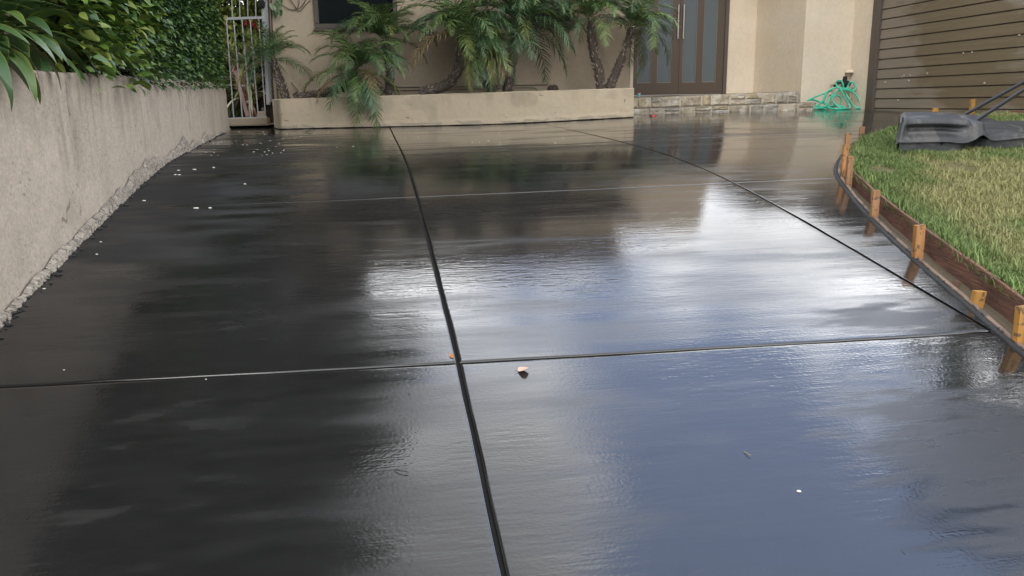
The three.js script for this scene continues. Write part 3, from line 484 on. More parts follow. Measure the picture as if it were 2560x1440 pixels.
// ------------------------------------------------------------------ palms
const palmGreen = [[0.085, 0.155, 0.055], [0.06, 0.12, 0.055], [0.14, 0.21, 0.06], [0.075, 0.15, 0.08], [0.23, 0.25, 0.075]].map((c) => phys(lin(...c), 0.34, { ior: 1.5, vertexColors: true }));
const deadFrond = mat(lin(0.3, 0.2, 0.1), 0.8);
const rachis = mat(lin(0.13, 0.16, 0.05), 0.6);
function frondGeo(e0, droop, seed) {   // length 1, along +x
  const r = rnd(seed), n = 27, pts = []; let x = 0, y = 0;
  for (let i = 0; i <= n; i++) { const t = i / n, a = e0 - droop * Math.pow(t, 1.35); if (i) { x += Math.cos(a) / n; y += Math.sin(a) / n; } pts.push([x, y, a]); }
  const p = [], ix = [], nm = [], col = [];
  const quadUp = (list, w) => { const b = p.length / 3, tone = 0.5 + 0.95 * r(), yel = 0.85 + 0.45 * r() * r(); list.forEach(([q, side], k) => { const ww = w * [0.7, 1, 0.75, 0.06][k]; p.push(q[0] - side[0] * ww, q[1] - side[1] * ww, q[2] - side[2] * ww, q[0] + side[0] * ww, q[1] + side[1] * ww, q[2] + side[2] * ww); for (let m = 0; m < 2; m++) col.push(tone * yel, tone, tone * 0.95); }); for (let k = 0; k < list.length - 1; k++) { const a = b + k * 2; ix.push(a, a + 1, a + 3, a, a + 3, a + 2); } };
  for (let i = 3; i <= n; i++) for (const sd of [-1, 1]) {
    const t = i / n, [bx, by, a] = pts[i], L = 0.27 * Math.pow(Math.sin(Math.PI * clamp(0.12 + 0.83 * t)), 0.7) * (0.85 + 0.3 * r()), ang = mix(1.05, 0.5, t) + 0.35 * (r() - 0.5), lift = 0.35 + 0.6 * (r() - 0.5);
    // direction of the leaflet: along the rachis and out to the side, raised in a V, then falling
    const T = [Math.cos(a), Math.sin(a), 0], Nn = [-Math.sin(a), Math.cos(a), 0];
    const dx = (k) => { const l = lift - 1.25 * k; return [T[0] * Math.cos(ang) + Nn[0] * Math.sin(l) * Math.sin(ang), T[1] * Math.cos(ang) + Nn[1] * Math.sin(l) * Math.sin(ang) - 0.35 * k, sd * Math.cos(l) * Math.sin(ang)]; };
    let q = [bx, by, 0]; const list = []; for (let k = 0; k < 4; k++) { list.push([q.slice(), T]); const d = dx(k / 3); q = [q[0] + d[0] * L / 3, q[1] + d[1] * L / 3, q[2] + d[2] * L / 3]; }
    quadUp(list, 0.0098);
  }
  const g = new THREE.BufferGeometry(); g.setAttribute('position', new THREE.Float32BufferAttribute(p, 3)); g.setAttribute('color', new THREE.Float32BufferAttribute(col, 3)); g.setIndex(ix); g.computeVertexNormals(); void nm;
  const rg = new THREE.TubeGeometry(new THREE.CatmullRomCurve3(pts.filter((_, i) => i % 6 === 0 || i === n).map((q) => new THREE.Vector3(q[0], q[1] - 0.002, 0))), 16, 0.006, 5); rg.deleteAttribute('uv');
  return [g, rg];
}
const fronds = { up: [[1.35, 1.2, 1], [1.2, 1.5, 2], [1.05, 1.3, 8]], mid: [[0.85, 1.7, 3], [0.65, 1.5, 4], [0.95, 2.0, 9]], low: [[0.3, 1.5, 5], [0.1, 1.2, 6], [-0.1, 1.2, 10]], hang: [[0.0, 1.75, 7], [-0.2, 1.5, 11]] };
for (const k of Object.keys(fronds)) fronds[k] = fronds[k].map((a) => frondGeo(...a));
const barkMat = mat(0xffffff, 0.95, { map: tex(256, 256, (u, v) => { const f = fbm(u * 12, v * 30, 4, 12, 30), w = vn(u * 20, v * 40, 20, 40); const k = 0.05 + 0.09 * f + (w > 0.8 ? 0.06 : 0); return [k * 1.15, k * 0.92, k * 0.75]; }, { srgb: true, size: [0.3, 0.3] }) });
const stubMat = mat(lin(0.075, 0.055, 0.042), 0.95), stubPale = mat(lin(0.36, 0.3, 0.24), 0.95);
function palm(label, trunkPx, depth, r0, len, counts, seed, lean = [0, 0], azBias = null) {
  const r = rnd(seed), pts = trunkPx.map(([u, v, ds = 0]) => atS(u, v, depth + ds));
  const g = group('pygmy_date_palm', label, 'palm tree', pts[0].clone(), 'palms in the planter box');
  const loc = pts.map((p) => p.clone().sub(pts[0])), cv = new THREE.CatmullRomCurve3(loc), n = 26;
  const fr = cv.computeFrenetFrames(n, false), geo = [];
  const tg = new THREE.TubeGeometry(cv, n, r0, 12); { const P = tg.attributes.position, c = new THREE.Vector3(); for (let i = 0; i <= n; i++) { cv.getPointAt(i / n, c); const k = mix(1.12, 0.82, i / n); for (let j = 0; j <= 12; j++) { const m = i * 13 + j, w = k * (1 + 0.16 * (hash(i, j % 12) - 0.5)); P.setXYZ(m, c.x + (P.getX(m) - c.x) * w, c.y + (P.getY(m) - c.y) * w, c.z + (P.getZ(m) - c.z) * w); } } tg.computeVertexNormals(); }
  const trunk = part(g, 'trunk', worldUV(tg), barkMat);
  // stubs of old leaf bases in spirals
  const L = cv.getLength(), N = Math.round(L / 0.0055), dark = [], pale = [];
  for (let i = 0; i < N; i++) {
    const t = i / N, k = Math.min(n, Math.round(t * n)), a = i * 2.39996, c = cv.getPointAt(t), o = fr.normals[k].clone().multiplyScalar(Math.cos(a)).addScaledVector(fr.binormals[k], Math.sin(a)), tn = fr.tangents[k];
    const sz = 0.028 + 0.026 * r(), q = new THREE.ConeGeometry(0.009 + 0.004 * r(), sz * 1.5, 4, 1); q.translate(0, sz * 0.5, 0);
    const d = o.clone().multiplyScalar(0.75).addScaledVector(tn, 0.75 + 0.4 * r()).normalize(); q.applyQuaternion(tmpQ.setFromUnitVectors(up, d)); const P = c.clone().addScaledVector(o, r0 * mix(1.08, 0.8, t)); q.translate(P.x, P.y, P.z); (r() < 0.3 ? pale : dark).push(q);
  }
  part(trunk, 'leaf_base', bare(dark), stubMat, 'stuff'); part(trunk, 'leaf_base', bare(pale), stubPale, 'stuff');
  const top = loc[loc.length - 1]; let az = r() * 6;
  const crown = new THREE.Vector3(lean[0], 1, lean[1]).normalize(), tq = new THREE.Quaternion().setFromUnitVectors(up, crown);
  for (const [kind, cnt] of Object.entries(counts)) for (let i = 0; i < cnt; i++) {
    az += 2.39996 + 0.5 * (r() - 0.5); const v = fronds[kind][Math.floor(r() * fronds[kind].length)], s = len * (0.8 + 0.35 * r()) * (kind === 'up' ? 0.85 : 1);
    let A = azBias && kind !== 'up' && r() < azBias[1] ? azBias[0] + (r() - 0.5) * 2 : az;
    if (azBias && kind === 'hang') A = azBias[0] + (r() - 0.5) * 1.1;
    // keep fronds from pushing through the house wall
    const maxBack = 12.86 - depth; if (Math.sin(A) * s * 0.75 > maxBack + 0.05) A = -A;
    const y = r(); const f = part(g, 'frond', v[0], palmGreen[kind === 'up' ? (y < 0.5 ? 2 : 0) : y < 0.36 ? 0 : y < 0.62 ? 1 : y < 0.82 ? 3 : y < 0.95 ? 2 : 4]); if (kind === 'low' && r() < 0.08) f.material = deadFrond;
    part(f, 'midrib', v[1], rachis);
    f.position.copy(top).add(new THREE.Vector3(Math.cos(A) * 0.02, (kind === 'up' ? 0.05 : kind === 'mid' ? 0.02 : -0.02), -Math.sin(A) * 0.02)); f.quaternion.copy(tq).multiply(tmpQ.setFromAxisAngle(up, A)).multiply(new THREE.Quaternion().setFromAxisAngle(new THREE.Vector3(1, 0, 0), (r() - 0.5) * 0.5)).multiply(new THREE.Quaternion().setFromAxisAngle(new THREE.Vector3(0, 0, 1), (r() - 0.5) * 0.3)); f.scale.setScalar(s);
  }
  return g;
}
const SK = 'palms in the planter box'; void SK;
palm('small feathery palm with a thin dark trunk leaning towards the gate', [[716, 250], [705, 215], [692, 180], [682, 148]], 12.35, 0.05, 0.66, { up: 12, mid: 12, low: 5 }, 101, [-0.15, 0]);
palm('palm whose trunk lies along the planter rim, its fronds hanging over the front', [[735, 245], [775, 240], [830, 228, -0.03], [872, 208, -0.1], [893, 172, -0.16]], 11.85, 0.06, 0.82, { up: 9, mid: 16, low: 12, hang: 7 }, 102, [0.12, 0.15], [-1.4, 0.3]);
palm('upright palm in front of the large dark window', [[968, 240], [975, 200], [970, 150], [960, 100]], 12.4, 0.055, 0.86, { up: 13, mid: 17, low: 6 }, 103, [0, 0]);
palm('palm with a thick trunk curving up from the soil, its crown brushing the wall', [[1050, 235], [1085, 226], [1125, 205], [1148, 165], [1152, 110], [1156, 85]], 12.1, 0.068, 0.98, { up: 15, mid: 22, low: 7 }, 104, [-0.05, 0.1]);
palm('palm leaning towards the thick curved trunk, with low drooping fronds', [[1236, 232], [1215, 200], [1190, 165], [1182, 120]], 11.85, 0.062, 0.74, { up: 9, mid: 14, low: 11, hang: 3 }, 105, [0.1, 0.25], [-0.8, 0.5]);
palm('tall palm with the widest crown, in front of the small window', [[1268, 232], [1276, 180], [1286, 120], [1294, 55]], 12.25, 0.066, 1.02, { up: 13, mid: 21, low: 13, hang: 3 }, 106, [0.12, 0.05]);
palm('palm of the V-shaped pair, leaning away from the doors', [[1502, 222], [1497, 180], [1484, 130], [1477, 80], [1478, 45]], 12.15, 0.062, 0.78, { up: 12, mid: 18, low: 6 }, 107, [-0.02, 0]);
palm('palm of the V-shaped pair, leaning towards the doors', [[1522, 222], [1540, 180], [1560, 135], [1574, 90], [1580, 68]], 12.1, 0.058, 0.86, { up: 12, mid: 18, low: 8, hang: 1 }, 108, [0.2, 0.05], [0.1, 0.3]);
{ // cut palm stump
  const c = atS(1382, 217, 12.2), g = group('palm_stump', 'small round stump of a cut palm in the planter soil', 'stump', new THREE.Vector3(c.x, 0.14 + EYE, c.z)); const r = rnd(44), d = [];
  part(g, 'core', new THREE.SphereGeometry(0.07, 14, 10).scale(1, 0.95, 1).translate(0, 0.03, 0), barkMat);
  for (let i = 0; i < 150; i++) { const a = i * 2.4, h = r() * 1.2 - 0.1, o = new THREE.Vector3(Math.cos(a) * Math.cos(h), Math.sin(h), Math.sin(a) * Math.cos(h)), q = new THREE.ConeGeometry(0.01, 0.04, 4); q.translate(0, 0.015, 0); q.applyQuaternion(tmpQ.setFromUnitVectors(up, o.clone().add(new THREE.Vector3(0, 0.4, 0)).normalize())); q.translate(o.x * 0.068, o.y * 0.066 + 0.03, o.z * 0.068); d.push(q); }
  part(g, 'leaf_base', bare(d), stubMat, 'stuff');
}

// ------------------------------------------------------------------ gate and what stands behind it
{
  const GS = 12.45, g = group('garden_gate', 'grey painted metal bar gate with scrolls between the wall and the house', 'gate');
  const m = mat(lin(0.34, 0.35, 0.35), 0.5);
  part(g, 'top_rail', bar(atS(566, 47, GS), atS(656, 44, GS), 0.035, 0.03), m);
  part(g, 'bottom_rail', bar(atS(572, 297, GS), atS(668, 293.5, GS), 0.03, 0.03), m);
  for (const [a, b, c, d] of [[566, 47, 584.5, 296], [584, 47, 606, 295], [604.5, 46, 626.5, 294], [625, 45, 646, 294], [646.5, 45, 664, 293.5]]) part(g, 'bar', bar(atS(a, b, GS), atS(c, d, GS), 0.015, 0.015), m);
  for (const [a, b] of [[578, 590], [597, 609], [617, 630], [637, 649]]) part(g, 'upper_bar', bar(atS(a, -60, GS), atS(a + 3, 44, GS), 0.013, 0.013), m);
  for (const u of [612, 631, 655]) { const pts = []; for (let i = 0; i <= 22; i++) { const t = i / 22 * 4.2 * Math.PI / 2, rr = 4.2 - 3.0 * i / 22; const p = atS(u + 3 + Math.cos(t) * rr, (u === 612 ? 186 : 272) + Math.sin(t) * rr, GS); pts.push(p); } part(g, 'scroll', tube(pts, 0.004, 40, 5), m); }
  part(g, 'latch', bar(atS(652, 82, GS), atS(660, 81, GS), 0.02, 0.05), M.black);
  const p = group('gate_post', 'light grey metal gate post against the house corner', 'post', null);
  part(p, 'post', bar(atS(671, 262, GS + 0.1), atS(655, -60, GS + 0.1), 0.05, 0.06), m);
  part(p, 'hinge_post', bar(atS(677, 255, GS + 0.18), atS(662, -60, GS + 0.18), 0.035, 0.04), mat(lin(0.26, 0.27, 0.27), 0.5));
  part(p, 'light_fitting', new THREE.SphereGeometry(0.04, 12, 10).scale(1, 1.6, 1).translate(...atS(656, 10, GS + 0.02).toArray()), M.black);
  const d = lone('downpipe', bar(atS(683, 250, HS - 0.05), atS(668, -60, HS - 0.05), 0.022, 0.03), mat(lin(0.06, 0.045, 0.035), 0.6), 'narrow dark brown downpipe on the house corner beside the gate post', 'pipe'); void d;
  const st = lone('gate_sill', worldUV(bar(atS(566, 305, GS - 0.02), atS(672, 303, GS - 0.02), 0.1, 0.3, 0.01)), mat(lin(0.3, 0.25, 0.18), 0.9, { bumpMap: stuccoBump, bumpScale: 0.006 }), 'low tan concrete sill under the garden gate', 'sill'); void st;
  // ladder
  const LS = 13.0, l = group('step_ladder', 'faded red fibreglass step ladder leaning behind the garden gate', 'ladder');
  const red = mat(lin(0.42, 0.16, 0.14), 0.6), pale = mat(lin(0.5, 0.42, 0.39), 0.6);
  part(l, 'side_rail', bar(atS(588, 176, LS), atS(619, 291, LS), 0.055, 0.02), mat(lin(0.45, 0.27, 0.24), 0.65));
  part(l, 'side_rail', bar(atS(590, 155, LS + 0.05), atS(643, 292, LS + 0.05), 0.016, 0.03), red);
  part(l, 'rear_rail', bar(atS(594, 165, LS + 0.3), atS(633, 285, LS + 0.3), 0.035, 0.02), mat(lin(0.22, 0.05, 0.05), 0.7));
  for (const [a, b, v] of [[592, 603, 178], [603, 618, 217], [614, 631, 256]]) part(l, 'step', bar(atS(a, v, LS + 0.02), atS(b, v - 0.5, LS + 0.06), 0.028, 0.08), pale);
  part(l, 'top_cap', bar(atS(583, 172, LS - 0.01), atS(595, 168, LS + 0.06), 0.03, 0.12), red);
  // plank wall further back
  const f = group('garden_fence', 'low brown board fence behind the ladder', 'fence'); const bm = mat(lin(0.1, 0.075, 0.05), 0.9, { bumpMap: stuccoBump, bumpScale: 0.01 });
  for (let i = 0; i < 9; i++) part(f, 'plank', box(-3.4 + i * 0.24, -3.165 + i * 0.24, -0.4, 0.3 + 0.02 * hash(i, 3), 14.2, 14.225, 0.004), bm);
  lone('garden_path', gridGeo(1, 1, (u, v) => W(mix(-3.6, -1.57, u), -0.26, mix(12.0, 14.4, v))), mat(lin(0.22, 0.19, 0.15), 0.9), 'tan paving behind the garden gate', 'path').userData = { kind: 'structure' };
  const bk = lone('pale_block', new RoundedBoxGeometry(0.1, 0.09, 0.1, 2, 0.01).translate(...atS(655, 285, 12.75).toArray()), mat(lin(0.42, 0.36, 0.27), 0.9), 'small tan block on the ground at the foot of the gate', 'block'); void bk;
  // strappy pale plant and green shrubs
  const r = rnd(61), fx = group('flax_plant', 'pale arching flax clump behind the garden gate', 'plant', W(-2.0, -0.2, 13.5));
  const tones = [lin(0.26, 0.32, 0.11), lin(0.46, 0.44, 0.27), lin(0.15, 0.22, 0.06), lin(0.55, 0.5, 0.34)].map((c) => mat(c, 0.6));
  for (let i = 0; i < 90; i++) { const geo = blade(0.7 + 0.7 * r(), 0.035 + 0.02 * r(), { seg: 8, fold: 0.5, droop: 1.2 + 1.2 * r(), base: 0.8 }); const o = part(fx, 'leaf', geo, tones[Math.floor(r() * 4)]); o.rotation.set(0, r() * 6.28, 0.5 + 0.9 * r(), 'YXZ'); o.position.set(0.14 * (r() - 0.5), 0.25 + 0.65 * r(), 0.14 * (r() - 0.5)); }
  part(fx, 'stalk', new THREE.CylinderGeometry(0.04, 0.06, 0.9, 8).translate(0, 0.45, 0), mat(lin(0.15, 0.12, 0.08), 0.9));
  const leaf = blade(1, 0.5, { seg: 2, fold: 0.3, droop: 0.5 });
  const sh = (label, x, y, s, rx, ry, n, size, pal) => { const q = group('garden_shrub', label, 'shrub', W(x, -0.25, s)); const list = []; for (let i = 0; i < n; i++) { const a = r() * 6.28, b = Math.acos(2 * r() - 1), k = 0.55 + 0.5 * r() ** 0.5; const o = new THREE.Vector3(Math.sin(b) * Math.cos(a), Math.cos(b), Math.sin(b) * Math.sin(a)); list.push(leafMatrix(new THREE.Vector3(o.x * rx * k, y + 0.25 + o.y * ry * k * (0.8 + 0.4 * fbm(a * 2, b * 2, 2)), o.z * rx * k), o.clone().add(new THREE.Vector3(r() - 0.5, -0.3, r() - 0.5)), r() - 0.5, size * (0.7 + 0.6 * r()))); } foliage(q, 'foliage', leaf, M.leafTree, list, pal, r); part(q, 'trunk', new THREE.CylinderGeometry(0.03, 0.06, y + 0.3, 7).translate(0, (y + 0.3) / 2, 0), mat(lin(0.1, 0.075, 0.05), 0.9)); return q; };
  sh('yellow-green garden shrub rising behind the gate', -2.5, 1.6, 15.3, 1.5, 1.9, 15000, 0.11, [[0.2, 0.28, 0.05], [0.32, 0.36, 0.08], [0.1, 0.16, 0.03], [0.38, 0.36, 0.12]]);
  sh('dark green garden shrub low behind the ladder', -2.6, 0.4, 14.9, 1.2, 0.9, 7000, 0.1, [[0.04, 0.07, 0.02], [0.07, 0.11, 0.03]]);
  sh('tall dense green shrub at the back of the garden beyond the gate', -3.3, 2.0, 16.6, 1.6, 2.2, 14000, 0.12, [[0.05, 0.08, 0.02], [0.1, 0.14, 0.03], [0.16, 0.19, 0.05]]);
  for (const [u, v, n, lb] of [[617, 57, 14, 'red flower head seen through the gate under its top rail'], [636, 61, 18, 'larger red flower head beside the gate post']]) { const q = group('red_flower', lb, 'flower', atS(u, v, 13.9)); for (let i = 0; i < n; i++) { const o = part(q, 'petal', blade(0.05, 0.03, { seg: 3, droop: 0.8 }), mat(lin(0.55, 0.02, 0.04), 0.5)); o.rotation.set(0, r() * 6.28, r() * 2.2 - 0.9, 'YXZ'); o.position.set(0.07 * (r() - 0.5), 0.09 * (r() - 0.5), 0.07 * (r() - 0.5)); } part(q, 'stem', tube([new THREE.Vector3(), new THREE.Vector3(-0.05, -0.5, 0.05), new THREE.Vector3(-0.1, -1.2, 0.1)], 0.006, 8, 5), mat(lin(0.08, 0.12, 0.03), 0.7)); }
}
// bougainvillea trained up the front of the house
{
  const r = rnd(91), g = group('wall_vine', 'leafy flowering vine trained over the upper front of the house', 'vine');
  const leaf = blade(1, 0.62, { seg: 3, fold: 0.3, droop: 0.5 }), list = [], fl = [];
  for (let i = 0; i < 3200; i++) { const k = i % 16, cx = -1.4 + 0.26 * k + 0.2 * r(), cy = 3.25 + 0.35 * Math.sin(k * 1.9) + 0.3 * (r() + r() - 1), out = new THREE.Vector3((r() - 0.5) * 1.4, 0.2 - r(), 0.8); if (cy < 2.85 && cx > 0) continue; const p = W(cx, cy, HS - 0.04 - 0.3 * r() ** 1.5); (r() < 0.13 ? fl : list).push(leafMatrix(p, out, r() - 0.5, 0.07 + 0.05 * r())); }
  foliage(g, 'foliage', leaf, M.leafBroad, list, PAL.bush, r); foliage(g, 'bracts', leaf, M.leafBroad, fl, [[0.45, 0.03, 0.12], [0.5, 0.06, 0.2]], r);
  const spray = [[684, -12], [692, 2], [688, 12], [697, 10], [686, 22], [694, 20], [702, 24], [690, 28], [678, 8], [700, -4]];
  const tn = [leafMat(lin(0.05, 0.12, 0.02), 0.35), leafMat(lin(0.03, 0.07, 0.015), 0.4), leafMat(lin(0.2, 0.25, 0.14), 0.4)];
  spray.forEach(([u, v], i) => { const o = part(g, 'leaf', leaf, tn[i % 3]); o.applyMatrix4(leafMatrix(atS(u, v, HS - 0.1), new THREE.Vector3((r() - 0.5) * 1.2, -0.9, 0.5), r() - 0.5, 0.11)); });
  const st = [[[690, -40], [700, 5], [730, 25], [752, 18], [775, -20]], [[712, -20], [735, 12], [748, 28], [768, 8], [778, 0]], [[740, -30], [748, 6], [742, 24]], [[686, -50], [690, -10], [692, 24]]];
  for (const q of st) part(g, 'stem', tube(q.map(([u, v]) => atS(u, v, HS - 0.022)), 0.006, 24, 6), mat(lin(0.12, 0.09, 0.06), 0.9));
  part(g, 'stem', tube([W(-1.5, -0.3, HS - 0.05), W(-1.49, 1.5, HS - 0.03), W(-1.3, 3.0, HS - 0.05), W(1.5, 3.3, HS - 0.06)], 0.012, 30, 6), mat(lin(0.12, 0.09, 0.06), 0.9));
}

// ------------------------------------------------------------------ lawn, form boards and stakes
function offsetPath(off, s0, s1, n) { const o = []; for (let i = 0; i <= n; i++) { const s = mix(s0, s1, i / n), x = formX(s), d = (formX(s + 0.02) - formX(s - 0.02)) / 0.04, l = Math.hypot(1, d); o.push([x + off(s) / l, s - off(s) * d / l]); } return o; }
function board(path, yTop, hgt, th, wob = 0) {   // upright board along a path in plan
  const n = path.length - 1;
  const prof = [[0, -hgt], [0, -0.003], [0.002, 0], [th - 0.002, 0], [th, -0.003], [th, -hgt]];
  return gridGeo(n, 5, (u, v, i, j) => { const a = path[Math.max(0, i - 1)], b = path[Math.min(n, i + 1)], d = Math.hypot(b[0] - a[0], b[1] - a[1]), nx = (b[1] - a[1]) / d, ns = -(b[0] - a[0]) / d, [x, s] = path[i], [t, y] = prof[j]; return W(x + nx * t, yTop(x, s) + y + wob * (fbm(s * 6, x * 3, 3) - 0.5), s + ns * t); }, (q) => [q.x + q.z, q.y]).toNonIndexed();
}
const gapOff = (s) => mix(0.13, 0.045, ss(3.2, 6.6, s)), lawnRise = (s) => mix(0.085, 0.035, ss(2.5, 6.5, s));
{
  const grime = (r, g, b, k, seed) => tex(512, 256, (u, v) => { const f = fbm(u * 9 + seed, v * 9, 4, 0, 0), n = fbm(u * 40, v * 90, 3, 40, 90), sp = vn(u * 70, v * 70, 70, 70); const c = ss(0.5, 0.62, fbm(u * 16 + seed, v * 16, 4)) * k; const m = 0.8 + 0.5 * (f - 0.4) + 0.25 * (n - 0.5) - (sp > 0.86 ? 0.3 : 0); return [mix(r * m, 0.04, c), mix(g * m, 0.04, c), mix(b * m, 0.042, c)]; }, { srgb: true, size: [1.2, 0.6] });
  const inner = offsetPath(() => 0.002, -1.2, 9.0, 220), outer = offsetPath((s) => gapOff(s), -1.2, 8.95, 220);
  const bumpW = tex(256, 256, (u, v) => fbm(u * 8, v * 60, 4, 8, 60), { size: [0.8, 0.3] });
  const ib = lone('form_board', board(inner, (x, s) => rel(x, s) + 0.009, 0.12, 0.02, 0.006), mat(0xffffff, 0.85, { map: grime(0.24, 0.17, 0.13, 0.75, 3), bumpMap: bumpW, bumpScale: 0.003 }), 'thin concrete-splashed form board bent along the edge of the driveway', 'form board'); ib.geometry.computeVertexNormals();
  const ob = lone('edging_board', board(outer, (x, s) => rel(x, s) + lawnRise(s) + 0.012, 0.2, 0.017, 0.006), mat(0xffffff, 0.85, { map: grime(0.2, 0.098, 0.07, 0.35, 8), bumpMap: bumpW, bumpScale: 0.003 }), 'reddish brown bender board holding back the lawn', 'edging board'); ob.geometry.computeVertexNormals();
  // black concrete slopped on the form board's face
  const slop = rnd(15), sl = []; for (let i = 0; i < 160; i++) { const s = mix(1.6, 8.2, slop()), x = formX(s) - 0.006 + 0.014 * slop(), q = new THREE.IcosahedronGeometry(0.002 + 0.006 * slop() ** 3, 0); q.scale(1.2, 0.7, 1.6); q.translate(x, gy(x, s) + 0.006, -s); sl.push(q); }
  const so = lone('concrete_splatter', bare(sl), mat(lin(0.03, 0.03, 0.031), 0.6), 'crumbs of black concrete along the form board', 'splatter'); so.userData.kind = 'stuff';
  const tr = gridGeo(4, 120, (u, v) => { const s = mix(-1.2, 8.95, v), x = formX(s) + 0.01 + u * (gapOff(s) + 0.05) * 1.5; return W(x, rel(x, s) - 0.045 + 0.02 * fbm(x * 20, s * 8, 3), s); });
  structure('trench_soil', new THREE.Mesh(tr, mat(lin(0.12, 0.095, 0.065), 0.95, { bumpMap: stuccoBump, bumpScale: 0.02 })));
  // garage edging strip
  lone('garage_edging_board', box(GX - 0.33, GX - 0.312, -0.3, -0.2, 1, 8.85, 0.003), mat(lin(0.17, 0.09, 0.065), 0.85), 'low brown board between the lawn and the garage siding', 'edging board');
}
const lawnY = (x, s) => mix(rel(x, s) + lawnRise(s) - 0.012, -0.235, 0.75 * ss(4.5, 7.6, x) * ss(2, 7.5, s)) + 0.012 * (fbm(x * 1.3, s * 1.3, 3) - 0.5);
{
  const edge = (s) => { const d = (formX(s + 0.02) - formX(s - 0.02)) / 0.04; return formX(s) + (gapOff(s) + 0.017) * Math.hypot(1, d); };
  const xr = GX - 0.335, g = gridGeo(60, 110, (u, v) => { const s = mix(-1, 8.85, v), a = Math.min(edge(s), xr - 0.01); const x = mix(a, xr, u); return W(x, lawnY(x, s), s); }, (q) => [q.x, q.z]);
  structure('lawn', new THREE.Mesh(g, mat(0xffffff, 0.95, { map: tex(512, 512, (u, v) => { const f = fbm(u * 8, v * 8, 5, 8, 8), n = vn(u * 120, v * 120, 120, 120); const k = 0.7 + 0.6 * (n - 0.5); return [mix(0.1, 0.2, f) * k, mix(0.11, 0.16, f) * k, 0.05 * k]; }, { srgb: true, size: [3, 3] }) })));
  // blades
  const r = rnd(202), bl = [];
  const tuft = (n, hgt, spread, bend) => { const p = [], ix = []; for (let i = 0; i < n; i++) { const a = r() * 6.28, bx = spread * (r() - 0.5), bz = spread * (r() - 0.5), h = hgt * (0.6 + 0.7 * r()), l = bend * (0.3 + r()), w = 0.0014, cx = Math.cos(a), cz = Math.sin(a), k = p.length / 3; p.push(bx - cz * w, 0, bz + cx * w, bx + cz * w, 0, bz - cx * w, bx + cx * l * 0.4 - cz * w * 0.8, h * 0.62, bz + cz * l * 0.4 + cx * w * 0.8, bx + cx * l * 0.4 + cz * w * 0.8, h * 0.62, bz + cz * l * 0.4 - cx * w * 0.8, bx + cx * l, h, bz + cz * l); ix.push(k, k + 1, k + 3, k, k + 3, k + 2, k + 2, k + 3, k + 4); } const q = new THREE.BufferGeometry(); q.setAttribute('position', new THREE.Float32BufferAttribute(p, 3)); q.setIndex(ix); q.computeVertexNormals(); return q; };
  const spots = []; for (let i = 0; i < 150000; i++) { const s = mix(1.6, 8.85, r() ** 0.9), a = edge(s), x = mix(2.3, xr, r()); if (x < a + 0.002 || x / s > 1.05) continue; if (fbm(x * 1.9 + 7, s * 1.9 + 3, 4) > 0.64 + 0.12 * r()) continue; spots.push([x, s]); }
  const geos = [tuft(8, 0.02, 0.05, 0.03), tuft(8, 0.024, 0.05, 0.04), tuft(6, 0.034, 0.04, 0.035)];
  const holder = new THREE.Group(); put(holder, 'grass', { kind: 'stuff', label: 'short mown lawn grass, green with straw coloured patches', category: 'grass' });
  const gm = leafMat(lin(1, 1, 1), 0.6), c = new THREE.Color();
  geos.forEach((geo, k) => { const mine = spots.filter((_, i) => i % 3 === k), im = new THREE.InstancedMesh(geo, gm, mine.length); mine.forEach(([x, s], i) => { const m = new THREE.Matrix4().makeRotationY(r() * 6.28); const rim = ss(0.12, 0, x - edge(s)), z = 0.8 + 0.5 * r() + rim * (0.2 + 0.9 * r() * r()) + (r() < 0.02 ? 0.8 : 0); m.scale(new THREE.Vector3(z, z * (0.75 + 0.5 * fbm(x * 3, s * 3, 2)), z)); m.setPosition(x, lawnY(x, s) + EYE - 0.003, -s); im.setMatrixAt(i, m);
    const d = clamp(ss(0.36, 0.62, fbm(x * 1.4 + 4, s * 1.4 + 1, 4)) * 0.8 * ss(0.05, 0.4, x - edge(s)) + 0.5 * (r() - 0.5)), v = 0.7 + 0.6 * r(); im.setColorAt(i, c.setRGB(mix(0.12, 0.34, d) * v, mix(0.185, 0.31, d) * v, mix(0.05, 0.14, d) * v)); }); im.name = 'grass_blades'; im.userData.kind = 'stuff'; holder.add(im); });
  void bl;
}
